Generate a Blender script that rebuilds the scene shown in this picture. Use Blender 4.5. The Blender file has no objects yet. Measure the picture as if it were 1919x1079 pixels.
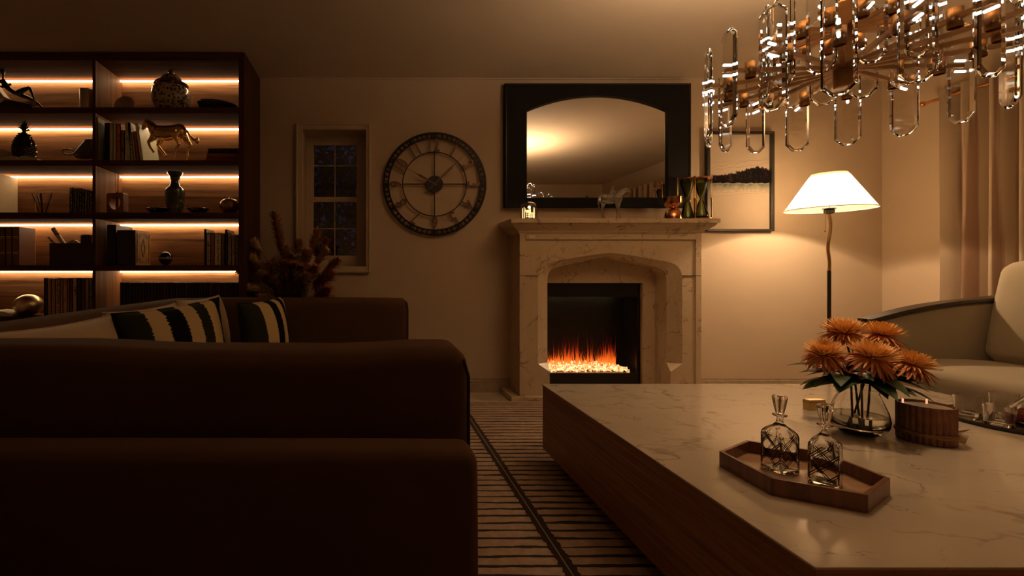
import bpy, bmesh, math, random
from mathutils import Vector, Matrix, Euler, noise as mnoise
random.seed(7)
sc = bpy.context.scene
col = sc.collection
PI = math.pi
F = 852.9; VX = 700.0; VY = 508.0; CH = 1.04
def px(x, Z): return (x - VX) * Z / F          # world x of an image column at depth Z
def pz(y, Z): return CH - (y - VY) * Z / F     # world z of an image row at depth Z
R = math.radians

# ---------------------------------------------------------------- mesh builder
class MB:
    def __init__(s): s.v = []; s.f = []
    def add(s, vs, fs, M=None):
        n = len(s.v)
        for p in vs:
            p = Vector(p)
            s.v.append(M @ p if M else p)
        s.f += [tuple(i + n for i in f) for f in fs]
        return s
    def box(s, x0, x1, y0, y1, z0, z1, M=None):
        vs = [(x0,y0,z0),(x1,y0,z0),(x1,y1,z0),(x0,y1,z0),(x0,y0,z1),(x1,y0,z1),(x1,y1,z1),(x0,y1,z1)]
        return s.add(vs, [(0,3,2,1),(4,5,6,7),(0,1,5,4),(1,2,6,5),(2,3,7,6),(3,0,4,7)], M)
    def rings(s, rings, closed=True, cap0=True, cap1=True, M=None):
        n = len(rings[0]); vs = [p for r in rings for p in r]; fs = []
        for i in range(len(rings) - 1):
            for j in range(n if closed else n - 1):
                k = (j + 1) % n
                fs.append((i*n+j, i*n+k, (i+1)*n+k, (i+1)*n+j))
        if cap0: fs.append(tuple(reversed(range(n))))
        if cap1: fs.append(tuple((len(rings)-1)*n + j for j in range(n)))
        return s.add(vs, fs, M)
    def lathe(s, prof, n=32, c=(0,0,0), cap0=True, cap1=True, M=None):
        rs = [[(c[0]+r*math.cos(2*PI*j/n), c[1]+r*math.sin(2*PI*j/n), c[2]+z) for j in range(n)] for r, z in prof]
        return s.rings(rs, True, cap0, cap1, M)
    def tube(s, pts, r, n=8, M=None, cap=True):
        pts = [Vector(p) for p in pts]; m = len(pts)
        if not isinstance(r, (list, tuple)): r = [r]*m
        t0 = (pts[1]-pts[0]).normalized()
        up = Vector((0,0,1)) if abs(t0.z) < .9 else Vector((1,0,0))
        a = t0.cross(up).normalized(); rs = []
        for i in range(m):
            t = (pts[min(i+1,m-1)] - pts[max(i-1,0)]).normalized()
            a = (a - t*a.dot(t)).normalized(); b = t.cross(a)
            rs.append([pts[i] + (a*math.cos(2*PI*j/n) + b*math.sin(2*PI*j/n))*r[i] for j in range(n)])
        return s.rings(rs, True, cap, cap, M)
    def prism(s, poly, d0, d1, axis='y', M=None):
        # poly: list of 2-D points; axis: extrusion axis
        def P(p, d):
            return {'y': (p[0], d, p[1]), 'z': (p[0], p[1], d), 'x': (d, p[0], p[1])}[axis]
        n = len(poly); vs = [P(p, d0) for p in poly] + [P(p, d1) for p in poly]
        fs = [tuple(range(n)), tuple(reversed(range(n, 2*n)))] + [(i, n+i, n+(i+1)%n, (i+1)%n) for i in range(n)]
        return s.add(vs, fs, M)
    def ball(s, c, r, n=16, m=10, M=None):
        if not isinstance(r, (tuple, list)): r = (r, r, r)
        rs = []
        for i in range(m + 1):
            t = PI * (i + 0.0) / m; t = min(max(t, .02), PI - .02)
            rs.append([(c[0]+r[0]*math.sin(t)*math.cos(2*PI*j/n), c[1]+r[1]*math.sin(t)*math.sin(2*PI*j/n), c[2]-r[2]*math.cos(t)) for j in range(n)])
        return s.rings(rs, True, True, True, M)
    def rbox(s, x0, x1, y0, y1, z0, z1, r=.03, g=10, puff=0, M=None, fn=None):
        # rounded, optionally puffed box (upholstery)
        c = Vector(((x0+x1)/2, (y0+y1)/2, (z0+z1)/2)); h = Vector(((x1-x0)/2, (y1-y0)/2, (z1-z0)/2))
        r = min(r, min(h)*.98); bm = bmesh.new()
        def coords(L):
            k = []; e = L - r
            for q in (0, .3, .6, 1): k.append(-L + r*q)
            m = max(2, g)
            for q in range(1, m): k.append(-e + 2*e*q/m)
            for q in (1, .6, .3, 0): k.append(L - r*q)
            return k
        A = [coords(h[i]) for i in range(3)]
        for ax in range(3):
            u, w = [(1,2),(2,0),(0,1)][ax]
            for sg in (-1, 1):
                grid = []
                for a in A[u]:
                    row = []
                    for b in A[w]:
                        p = Vector((0,0,0)); p[ax] = sg*h[ax]; p[u] = a; p[w] = b
                        q = Vector([max(-(h[i]-r), min(h[i]-r, p[i])) for i in range(3)])
                        d = p - q
                        p2 = q + d.normalized()*r if d.length > 1e-9 else p
                        if puff:
                            a1, b1 = a/h[u], b/h[w]
                            k = (1 - a1*a1)*(1 - b1*b1)
                            p2[ax] += sg*puff*max(k, 0)**.6
                        p2 = p2 + c
                        if fn: p2 = fn(p2)
                        row.append(bm.verts.new(M @ p2 if M else p2))
                    grid.append(row)
                for i in range(len(grid)-1):
                    for j in range(len(grid[0])-1):
                        q = [grid[i][j], grid[i+1][j], grid[i+1][j+1], grid[i][j+1]]
                        if sg < 0: q.reverse()
                        bm.faces.new(q)
        bmesh.ops.remove_doubles(bm, verts=bm.verts, dist=1e-5)
        bm.verts.index_update(); n = len(s.v)
        s.v += [v.co.copy() for v in bm.verts]; s.f += [tuple(v.index + n for v in f.verts) for f in bm.faces]
        bm.free(); return s
    def mesh(s, name, m, smooth=False, fix=True):
        me = bpy.data.meshes.new(name); me.from_pydata([tuple(v) for v in s.v], [], s.f)
        if fix:
            bm = bmesh.new(); bm.from_mesh(me); bmesh.ops.recalc_face_normals(bm, faces=bm.faces); bm.to_mesh(me); bm.free()
        if m: me.materials.append(m)
        me.polygons.foreach_set('use_smooth', [bool(smooth)]*len(me.polygons))
        if smooth and smooth != 'all': me.set_sharp_from_angle(angle=R(38))
        me.update(); return me
    def build(s, name, m, parent=None, smooth=False, bevel=0, loc=None, rot=None, fix=True):
        o = bpy.data.objects.new(name, s.mesh(name, m, smooth, fix)); col.objects.link(o)
        if parent: o.parent = parent
        if loc is not None: o.location = loc
        if rot is not None: o.rotation_euler = rot
        if bevel:
            b = o.modifiers.new('bevel', 'BEVEL'); b.width = bevel; b.segments = 2; b.limit_method = 'ANGLE'; b.angle_limit = R(40)
        return o

def tag(o, label, cat, group=None, kind=None):
    if label: o['label'] = label
    if cat: o['category'] = cat
    if group: o['group'] = group
    if kind: o['kind'] = kind
    return o
def thing(name, label, cat, loc=(0,0,0), rz=0, group=None, rot=None):
    o = bpy.data.objects.new(name, None); col.objects.link(o); o.empty_display_size = .05
    o.location = loc; o.rotation_euler = rot if rot else (0, 0, rz)
    return tag(o, label, cat, group)
def struct(name, mb, m, parent=None, **k):
    o = mb.build(name, m, parent, **k)
    if not parent: o['kind'] = 'structure'
    return o
def copy_tree(o, parent=None):
    c = o.copy(); col.objects.link(c); c.parent = parent
    for ch in list(o.children): copy_tree(ch, c)
    return c
def remesh(o, vox, it=6):
    m = o.modifiers.new('remesh', 'REMESH'); m.mode = 'VOXEL'; m.voxel_size = vox; m.use_smooth_shade = True
    sm = o.modifiers.new('smooth', 'SMOOTH'); sm.factor = .5; sm.iterations = it
    return o

# ---------------------------------------------------------------- materials
class G:
    def __init__(s, name):
        s.m = bpy.data.materials.new(name); s.m.use_nodes = True; s.t = s.m.node_tree; s.t.nodes.clear()
        s.out = s.n('ShaderNodeOutputMaterial')
    def n(s, typ, ins=None, **kw):
        nd = s.t.nodes.new(typ)
        for k, v in kw.items(): setattr(nd, k, v)
        if ins:
            for k, v in ins.items(): s.set(nd, k, v)
        return nd
    def set(s, nd, k, v):
        i = nd.inputs[k]
        if isinstance(v, bpy.types.NodeSocket): s.t.links.new(v, i)
        elif isinstance(v, bpy.types.Node): s.t.links.new(v.outputs[0], i)
        else:
            if isinstance(v, (tuple, list)) and len(v) == 3 and i.type == 'RGBA': v = (*v, 1)
            i.default_value = v
    def math(s, op, a, b=None, c=None, clamp=False):
        nd = s.n('ShaderNodeMath', operation=op, use_clamp=clamp); s.set(nd, 0, a)
        if b is not None: s.set(nd, 1, b)
        if c is not None: s.set(nd, 2, c)
        return nd.outputs[0]
    def obj(s): return s.n('ShaderNodeTexCoord').outputs['Object']
    def xyz(s, v=None):
        nd = s.n('ShaderNodeSeparateXYZ'); s.set(nd, 0, v if v is not None else s.obj()); return nd.outputs
    def map(s, v, scale=(1,1,1), rot=(0,0,0), loc=(0,0,0)):
        return s.n('ShaderNodeMapping', {'Vector': v, 'Scale': scale, 'Rotation': rot, 'Location': loc}).outputs[0]
    def noise(s, v=None, scale=5, detail=3, rough=.5, dist=0):
        nd = s.n('ShaderNodeTexNoise', {'Scale': scale, 'Detail': detail, 'Roughness': rough, 'Distortion': dist})
        if v is not None: s.set(nd, 'Vector', v)
        return nd.outputs['Fac']
    def ramp(s, f, stops, interp='LINEAR'):
        nd = s.n('ShaderNodeValToRGB'); s.set(nd, 0, f); cr = nd.color_ramp; cr.interpolation = interp
        while len(cr.elements) < len(stops): cr.elements.new(.5)
        for e, (p, c) in zip(cr.elements, stops):
            e.position = p; e.color = (*c, 1) if len(c) == 3 else c
        return nd.outputs[0]
    def mix(s, f, a, b):
        nd = s.n('ShaderNodeMix', data_type='RGBA'); s.set(nd, 0, f); s.set(nd, 6, a); s.set(nd, 7, b); return nd.outputs[2]
    def bump(s, h, strength=.2, dist=.01):
        return s.n('ShaderNodeBump', {'Height': h, 'Strength': strength, 'Distance': dist}).outputs[0]
    def pbr(s, color=(.5,.5,.5), rough=.5, metal=0, normal=None, **kw):
        nd = s.n('ShaderNodeBsdfPrincipled'); s.set(nd, 'Base Color', color); s.set(nd, 'Roughness', rough); s.set(nd, 'Metallic', metal)
        if normal is not None: s.set(nd, 'Normal', normal)
        for k, v in kw.items(): s.set(nd, k.replace('_', ' '), v)
        s.t.links.new(nd.outputs[0], s.out.inputs[0]); return s.m
    def done(s, sh):
        s.t.links.new(sh if isinstance(sh, bpy.types.NodeSocket) else sh.outputs[0], s.out.inputs[0]); return s.m
_plain = {}
def plain(c, rough=.5, metal=0, var=.12, scale=30, **kw):
    key = (tuple(c), rough, metal, var, scale, tuple(sorted(kw.items())))
    if key in _plain: return _plain[key]
    g = G('surface'); f = g.noise(g.obj(), scale, 3)
    c2 = tuple(max(0, x*(1-var)) for x in c); c3 = tuple(min(1, x*(1+var)) for x in c)
    m = g.pbr(g.ramp(f, [(.3, c2), (.7, c3)]), rough, metal, **kw); _plain[key] = m; return m
def fabric(c, rough=.9, var=.1, sheen=.3, weave=500, bump=.15, spec=.25):
    g = G('fabric'); o = g.obj(); f = g.noise(o, 6, 4); w = g.noise(o, weave, 2)
    cc = g.ramp(f, [(.25, tuple(x*(1-var) for x in c)), (.75, tuple(min(1,x*(1+var)) for x in c))])
    return g.pbr(cc, rough, 0, g.bump(w, bump, .002), Sheen_Weight=sheen, Specular_IOR_Level=spec)
def wood(c1, c2, axis='x', rough=.45, scale=1.0, coat=0, fine=1.0, spec=.5):
    g = G('wood'); o = g.obj(); k = {'x': (.35,6,9), 'y': (6,.35,9), 'z': (9,9,.35)}[axis]
    v = g.map(o, tuple(a*scale for a in k)); n1 = g.noise(v, 2.2, 5, .6, .6)
    v2 = g.map(o, tuple(a*scale*5 for a in k)); n2 = g.noise(v2, 3, 3, .6)
    f = g.math('ADD', g.math('MULTIPLY', n1, .75), g.math('MULTIPLY', n2, .25*fine))
    cc = g.ramp(f, [(.33, c1), (.48, tuple((a+b)/2 for a, b in zip(c1, c2))), (.66, c2)])
    return g.pbr(cc, rough, 0, g.bump(n2, .08, .002), Coat_Weight=coat, Specular_IOR_Level=spec)
def marble(base, vein, rough=.15, scale=1.0, amount=1.0, rot=.6, coat=0):
    g = G('marble'); o = g.map(g.obj(), (scale, scale*1.7, scale), (0, 0, rot))
    warp = g.n('ShaderNodeTexNoise', {'Vector': o, 'Scale': 1.6, 'Detail': 5, 'Roughness': .6})
    va = g.n('ShaderNodeVectorMath', operation='MULTIPLY_ADD'); g.set(va, 0, warp.outputs['Color']); g.set(va, 1, (.55,.55,.55)); g.set(va, 2, o)
    veins = None
    for sc_, w in ((1.5, .018), (3.6, .012)):
        n = g.noise(va.outputs[0], sc_, 3, .5)
        d = g.math('ABSOLUTE', g.math('SUBTRACT', n, .5))
        k = g.math('SUBTRACT', 1, g.math('DIVIDE', d, w), clamp=True)
        gate = g.ramp(g.noise(o, 2.3 if sc_ < 2 else 4.1, 2), [(.45, (0,0,0)), (.62, (1,1,1))])
        k = g.math('MULTIPLY', k, gate)
        veins = k if veins is None else g.math('MAXIMUM', veins, k)
    cloud = g.ramp(g.noise(o, 1.1, 5, .6), [(.3, tuple(x*.86 for x in base)), (.7, base)])
    cc = g.mix(g.math('MULTIPLY', veins, .75*amount), cloud, vein)
    return g.pbr(cc, rough, 0, Coat_Weight=coat)
def glass(tint=(1,1,1), rough=0.0, ior=1.5):
    g = G('glass'); return g.done(g.n('ShaderNodeBsdfGlass', {'Color': tint, 'Roughness': rough, 'IOR': ior}))
def emit(c, k, name='light'):
    g = G(name); return g.done(g.n('ShaderNodeEmission', {'Color': c, 'Strength': k}))
def metal(c, rough=.25, var=.1): return plain(c, rough, 1, var, 12)

def wallmat(c):
    g = G('wall_paint'); o = g.obj(); f = g.noise(o, 1.7, 5, .6); b = g.noise(o, 60, 3)
    return g.pbr(g.ramp(f, [(.3, tuple(x*.93 for x in c)), (.7, c)]), .75, 0, g.bump(b, .05, .002))
M_wall = wallmat((.60,.48,.35)); M_ceil = wallmat((.60,.50,.39)); M_trim = plain((.62,.50,.38), .5, 0, .05)
M_cab = wood((.050,.019,.009), (.14,.055,.026), 'x', .9, spec=.04)
M_cabz = wood((.036,.012,.006), (.095,.034,.015), 'z', .6, spec=.2)
M_back = wood((.11,.045,.018), (.44,.20,.085), 'x', .6, .9, spec=.15)
M_divz = wood((.11,.045,.018), (.27,.12,.05), 'z', .6, spec=.15)
M_black = plain((.012,.011,.010), .45); M_blackmet = plain((.014,.012,.012), .4, .6)
M_bronze = metal((.36,.19,.09), .35); M_gold = metal((.85,.55,.22), .18); M_brass = metal((.62,.34,.12), .28)
M_copper = metal((.80,.38,.18), .12); M_chrome = metal((.75,.72,.68), .1)
M_glass = glass(); M_crystal = glass((.99,.985,.97), 0, 1.45)
M_mantel = marble((.66,.53,.37), (.20,.12,.07), .22, 2.2, 1.0, .3)
M_table = marble((.56,.48,.38), (.16,.11,.08), .13, 1.2, .9, -.5)
M_cream = fabric((.56,.47,.35)); M_char = plain((.02,.018,.016), .7)

# ---------------------------------------------------------------- camera, world, view
cam = bpy.data.cameras.new('camera'); co = bpy.data.objects.new('camera', cam); col.objects.link(co)
co.location = (0, 0, CH); co.rotation_euler = (PI/2, 0, 0); cam.sensor_width = 36; cam.lens = 16
cam.shift_x = (959.5 - VX)/1919; cam.shift_y = -(539.5 - VY)/1919; cam.clip_start = .02
sc.camera = co
w = bpy.data.worlds.new('night'); sc.world = w; w.use_nodes = True
w.node_tree.nodes['Background'].inputs[0].default_value = (.030, .045, .14, 1); w.node_tree.nodes['Background'].inputs[1].default_value = .13
sc.view_settings.view_transform = 'Standard'; sc.view_settings.look = 'None'; sc.view_settings.exposure = .4; sc.view_settings.gamma = 1
sc.view_settings.use_curve_mapping = False
cy = sc.cycles; cy.use_denoising = True; cy.max_bounces = 14; cy.diffuse_bounces = 5; cy.glossy_bounces = 5; cy.transmission_bounces = 14
cy.transparent_max_bounces = 24; cy.caustics_refractive = False; cy.caustics_reflective = False; cy.sample_clamp_indirect = 10; cy.blur_glossy = .5; M_arm = plain((.44,.23,.085), .42, .55)

# ---------------------------------------------------------------- room
XL, XR, YB, YF, CZ = -3.30, 4.38, 3.92, -.95, 2.70
struct('floor', MB().box(XL-.15, XR+.15, YF-.15, YB+.3, -.12, 0), marble((.56,.48,.38), (.3,.22,.15), .25, .8, .5))
struct('ceiling', MB().box(XL-.15, XR+.15, YF-.15, YB+.3, CZ, CZ+.12), M_ceil)
struct('wall_left', MB().box(XL-.15, XL, YF-.15, YB+.3, 0, CZ), M_wall)
struct('wall_rear', MB().box(XL, XR, YF-.15, YF, 0, CZ), M_wall)
# right wall with the window the curtains frame
mb = MB(); wy0, wy1, wz0, wz1 = 1.25, 2.55, .55, 2.2
mb.box(XR, XR+.15, YF-.15, wy0, 0, CZ).box(XR, XR+.15, wy1, YB+.3, 0, CZ).box(XR, XR+.15, wy0, wy1, 0, wz0).box(XR, XR+.15, wy0, wy1, wz1, CZ)
struct('wall_right', mb, M_wall)
# back wall with the openings of the window and of the fire
wx0, wx1, wz0b, wz1b = px(567, YB), px(686, YB), pz(499, YB), pz(244, YB)
fx0, fx1, fz1 = 1.44, 2.30, .96
mb = MB(); T = .28
mb.box(XL, wx0, YB, YB+T, 0, CZ).box(wx0, wx1, YB, YB+T, 0, wz0b).box(wx0, wx1, YB, YB+T, wz1b, CZ)
mb.box(wx1, fx0, YB, YB+T, 0, CZ).box(fx0, fx1, YB, YB+T, fz1, CZ).box(fx1, XR, YB, YB+T, 0, CZ)
mb.box(fx0-.1, fx1+.1, YB+T, YB+T+.1, 0, fz1+.1)
struct('wall_back', mb, M_wall)
def base(name, x0, x1):
    mb = MB().box(x0, x1, YB-.016, YB, 0, .082).box(x0, x1, YB-.012, YB, .082, .103).box(x0, x1, YB-.007, YB, .103, .122)
    struct(name, mb, plain((.42,.33,.24), .5), bevel=.003)
base('baseboard_left', -1.0, 1.17); base('baseboard_right', 2.62, XR)
struct('baseboard_side', MB().box(XR-.016, XR, YF, YB-.016, 0, .12), plain((.42,.33,.24), .5), bevel=.003)
struct('trim_1', MB().box(-1.0, XR, YB-.012, YB, CZ-.012, CZ), M_trim)

# window in the back wall
win = MB()
ox0, ox1, oz0, oz1 = px(556, YB), px(694, YB), pz(510, YB), pz(233, YB)
def frame(mb, x0, x1, z0, z1, ix0, ix1, iz0, iz1, y0, y1):
    mb.box(x0, ix0, y0, y1, z0, z1); mb.box(ix1, x1, y0, y1, z0, z1); mb.box(ix0, ix1, y0, y1, iz1, z1); mb.box(ix0, ix1, y0, y1, z0, iz0)
M_wtrim = plain((.58,.48,.36), .45, 0, .05)
win = thing('window_1', None, None, (0,0,0)); win['kind'] = 'structure'
mb = MB(); frame(mb, ox0, ox1, oz0, oz1, wx0, wx1, wz0b, wz1b, YB-.022, YB); frame(mb, ox0-.004, ox1+.004, oz0-.004, oz1+.004, ox0+.014, ox1-.014, oz0+.014, oz1-.014, YB-.032, YB-.022)
mb.build('casing', M_wtrim, win, bevel=.003)
YS = YB + .19
sx0, sx1, sz0, sz1 = wx0, wx1, wz0b, wz1b
gx0, gx1 = px(588, YS), px(668.6, YS); gzt, gzb = pz(272, YS), pz(479, YS); mz0, mz1 = pz(379, YS), pz(369, YS)
mb = MB(); frame(mb, sx0, sx1, mz0, sz1, gx0, gx1, mz1, gzt, YS, YS+.03); mb.build('upper_sash', M_wtrim, win, bevel=.003)
mb = MB(); frame(mb, sx0+.002, sx1-.002, sz0, mz0+.012, gx0, gx1, gzb, mz0, YS-.02, YS+.001); mb.build('lower_sash', M_wtrim, win, bevel=.003)
mb = MB(); cx = px(627.7, YS)
mb.box(cx-.004, cx+.004, YS+.002, YS+.012, mz1, gzt).box(gx0, gx1, YS+.002, YS+.012, pz(310.5,YS)-.004, pz(310.5,YS)+.004)
mb.build('upper_muntins', M_wtrim, win)
mb = MB().box(cx-.004, cx+.004, YS-.015, YS-.006, gzb, mz0).box(gx0, gx1, YS-.015, YS-.006, pz(428.6,YS)-.004, pz(428.6,YS)+.004)
mb.build('lower_muntins', M_wtrim, win)
g = G('window_pane'); fr = g.n('ShaderNodeFresnel', {'IOR': 2.1}); tr = g.n('ShaderNodeBsdfTransparent', {'Color': (.85,.85,.85)}); gl = g.n('ShaderNodeBsdfGlossy', {'Roughness': .03, 'Color': (.8,.8,.8)})
mx = g.n('ShaderNodeMixShader'); g.set(mx, 0, fr.outputs[0]); g.set(mx, 1, tr.outputs[0]); g.set(mx, 2, gl.outputs[0]); M_pane = g.done(mx)
MB().box(gx0, gx1, YS+.014, YS+.018, mz1, gzt).build('upper_pane', M_pane, win)
MB().box(gx0, gx1, YS-.005, YS-.001, gzb, mz0).build('lower_pane', M_pane, win)
# window in the right wall (seen only in reflections)
w2 = thing('window_2', None, None); w2['kind'] = 'structure'
mb = MB()
for (a, b, c, d) in ((wy0, wy0+.05, wz0, wz1), (wy1-.05, wy1, wz0, wz1), (wy0, wy1, wz0, wz0+.05), (wy0, wy1, wz1-.05, wz1), ((wy0+wy1)/2-.03, (wy0+wy1)/2+.03, wz0, wz1)):
    mb.box(XR+.04, XR+.08, a, b, c, d)
mb.build('window_frame', M_wtrim, w2); MB().box(XR+.058, XR+.062, wy0, wy1, wz0, wz1).build('pane', M_pane, w2)

# night garden beyond the window
ground = struct('ground', MB().box(-6, 8, YB+.45, 12, -.3, -.02), plain((.02,.025,.015), .9))
tr_ = thing('tree', 'dark leafy tree standing outside the small window at night', 'tree', (-.7, 7.2, -.02))
MB().tube([(0,0,-.1),(.05,0,1.2),(-.05,.05,2.6)], [.12,.09,.05], 10).build('trunk', plain((.03,.02,.015), .9), tr_, smooth=True)
mb = MB()
for i in range(3600):
    a = random.uniform(0, 2*PI); rr = random.random()**.5*1.3; z = random.uniform(.3, 3.15 - .25*rr)
    c = Vector((rr*math.cos(a)*.9, rr*math.sin(a)*.6, z)); d = Vector((random.gauss(0,1), random.gauss(0,1), random.gauss(-.3,1))).normalized()*.11
    e = d.cross(Vector((random.random(), random.random(), 1))).normalized()*.035
    mb.add([c-d, c+e, c+d, c-e], [(0,1,2,3)])
mb.build('foliage', plain((.02,.035,.015), .8), tr_, fix=False)
# ---------------------------------------------------------------- clock
CY = 3.895; cX, cZ = px(814.3, CY), pz(345, CY); k_ = CY/F
clk = thing('wall_clock', 'large round openwork wall clock with bronze numerals on the wall right of the window', 'clock', (cX, CY, cZ))
def ring(mb, r0, r1, y0, y1, n=96):
    rs = [[(r*math.cos(2*PI*j/n), y, r*math.sin(2*PI*j/n)) for j in range(n)] for r, y in ((r0,y0),(r1,y0),(r1,y1),(r0,y1))]
    rs.append(rs[0]); return mb.rings(rs, True, False, False)
mb = MB(); ring(mb, 94*k_, 97*k_, -.008, .006); ring(mb, 85*k_, 87.5*k_, -.008, .006)
rm = 90.7*k_; rh = 4.1*k_
for i in range(60):
    a = 2*PI*i/60
    c = (rm*math.cos(a), rm*math.sin(a))
    if i % 5 == 0:
        M = Matrix.Translation((c[0], 0, c[1])) @ Matrix.Rotation(-a, 4, 'Y')
        mb.box(-4.2*k_, 4.2*k_, -.007, .005, -2.4*k_, 2.4*k_, M)
    else:
        n = 16; rs = []
        for r, y in ((rh*.84,-.006),(rh*1.12,-.006),(rh*1.12,.004),(rh*.84,.004),(rh*.84,-.006)):
            rs.append([(c[0]+r*math.cos(2*PI*j/n), y, c[1]+r*math.sin(2*PI*j/n)) for j in range(n)])
        mb.rings(rs, True, False, False)
    # webs between neighbouring holes
    a2 = a + PI/60; M = Matrix.Translation((rm*math.cos(a2), 0, rm*math.sin(a2))) @ Matrix.Rotation(-a2, 4, 'Y')
    for q in (-1, 1): mb.box(q*3.0*k_-1.1*k_, q*3.0*k_+1.1*k_, -.006, .004, -1.6*k_, 1.6*k_, M)
mb.build('outer_band', M_blackmet, clk)
mb = MB(); ring(mb, 59*k_, 60.8*k_, -.006, .002)
for a in (0, PI/2, PI, 3*PI/2):
    mb.box(14*k_, 59.5*k_, -.005, .001, -.9*k_, .9*k_, Matrix.Rotation(a, 4, 'Y'))
mb.build('inner_ring', M_blackmet, clk)
MB().prism([(15.6*k_*math.cos(2*PI*j/40), 15.6*k_*math.sin(2*PI*j/40)) for j in range(40)], -.014, .004).build('hub_disc', M_black, clk)
M_num = plain((.17,.085,.04), .4, .35)
for i in range(1, 13):
    cu = bpy.data.curves.new('numeral', 'FONT'); cu.body = str(i); cu.size = 33*k_; cu.extrude = .005; cu.align_x = 'CENTER'; cu.align_y = 'CENTER'; cu.offset = .0004
    to = bpy.data.objects.new('numeral', cu); col.objects.link(to); bpy.context.view_layer.update()
    me = bpy.data.meshes.new_from_object(to.evaluated_get(bpy.context.evaluated_depsgraph_get())); bpy.data.objects.remove(to)
    me.materials.clear(); me.materials.append(M_num)
    # centre, squeeze, and scale to the height of the band
    ys = [v.co.y for v in me.vertices]; xs = [v.co.x for v in me.vertices]; s_ = 23.5*k_/(max(ys)-min(ys)); cy0 = (max(ys)+min(ys))/2; cx0 = (max(xs)+min(xs))/2
    for v in me.vertices: v.co.x = (v.co.x-cx0)*s_*.74; v.co.y = (v.co.y-cy0)*s_
    o = bpy.data.objects.new('numeral', me); col.objects.link(o); o.parent = clk
    a = 2*PI*i/12; r = 73*k_
    o.location = (r*math.sin(a), -.003, r*math.cos(a)); o.rotation_euler = Euler((PI/2, a, 0), 'XYZ')
def hand(name, ang, l0, l1, w, y):
    p = [(-w*.5, -l0), (w*.5, -l0), (w*.5, 0), (w*1.5, l1*.55), (w*.5, l1*.62), (0, l1), (-w*.5, l1*.62), (-w*1.5, l1*.55), (-w*.5, 0)]
    return MB().prism(p, y, y-.003).build(name, M_num, clk, rot=(0, ang, 0))
hand('minute_hand', R(45.7), 26*k_, 78*k_, 1.6*k_, -.022); hand('hour_hand', R(-61), 6*k_, 58*k_, 1.6*k_, -.017)

# ---------------------------------------------------------------- mirror
MY = 3.915
mir = thing('wall_mirror', 'large black framed mirror with arched glass hanging above the mantel', 'mirror', (px(1120,3.87), 3.91, pz(388,3.87)))
kx = lambda x: px(x, 3.86) - mir.location.x
kz = lambda y: pz(y, 3.86) - mir.location.z
def arch(n=24):
    pts = []
    for i in range(n+1):
        t = -1 + 2*i/n
        xx = 1119.5 + 132.5*t; yy = 207 - 28*(1 - abs(t)**2.1)
        pts.append((kx(xx), kz(yy)))
    return pts
A = arch(); ib = kz(370)
mb = MB(); y0, y1 = -.05, 0
outer = [(kx(946), kz(156)), (kx(1295), kz(156)), (kx(1295), kz(388)), (kx(946), kz(388))]
# frame face = quads between the arched opening and the outer rectangle
ins = A + [(A[-1][0], ib), (A[0][0], ib)]
out = [(p[0], outer[0][1]) for p in A] + [(A[-1][0], outer[2][1]), (A[0][0], outer[2][1])]
n = len(ins)
ring_o = [(o_[0], o_[1]) for o_ in out]
def quad(a, b, c, d, y, mb): mb.add([(a[0],y,a[1]),(b[0],y,b[1]),(c[0],y,c[1]),(d[0],y,d[1])], [(0,1,2,3)])
for y in (y0, y1):
    for i in range(len(A)-1): quad(ins[i], ins[i+1], ring_o[i+1], ring_o[i], y, mb)
    quad((A[0][0], ib), (A[-1][0], ib), (A[-1][0], outer[2][1]), (A[0][0], outer[2][1]), y, mb)
    quad((outer[0][0], outer[0][1]), (A[0][0], outer[0][1]), (A[0][0], outer[2][1]), (outer[0][0], outer[2][1]), y, mb)
    quad((A[-1][0], outer[0][1]), (outer[1][0], outer[0][1]), (outer[1][0], outer[2][1]), (A[-1][0], outer[2][1]), y, mb)
for loop in (ins, outer):
    m = len(loop); mb.add([(p[0], y0, p[1]) for p in loop] + [(p[0], y1, p[1]) for p in loop], [(i, (i+1)%m, m+(i+1)%m, m+i) for i in range(m)])
mb.build('mirror_frame', plain((.008,.007,.007), .6, Specular_IOR_Level=.12), mir)
mb = MB(); ins2 = [(p[0]*.985, (p[1]-ib)*.985+ib+.004) for p in ins]; m = len(ins)
mb.add([(p[0], -.052, p[1]) for p in ins] + [(p[0], -.03, p[1]) for p in ins2], [(i, (i+1)%m, m+(i+1)%m, m+i) for i in range(m)])
mb.build('bevelled_lip', plain((.02,.017,.015), .3), mir)
for z_, w_ in ((outer[0][1]-.012, .004),):
    MB().box(outer[0][0]+.012, outer[1][0]-.012, -.0545, -.0495, z_, z_+w_).box(outer[1][0]-.016, outer[1][0]-.012, -.0545, -.0495, outer[2][1]+.012, z_).box(outer[0][0]+.012, outer[0][0]+.016, -.0545, -.0495, outer[2][1]+.012, z_).build('edge_bead', plain((.03,.022,.018), .3), mir)
g = G('mirror_glass'); Mm = g.done(g.n('ShaderNodeBsdfGlossy', {'Color': (.86,.85,.83), 'Roughness': 0.0}))
MB().prism(ins, -.028, -.022).build('mirror_glass', Mm, mir)

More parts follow.
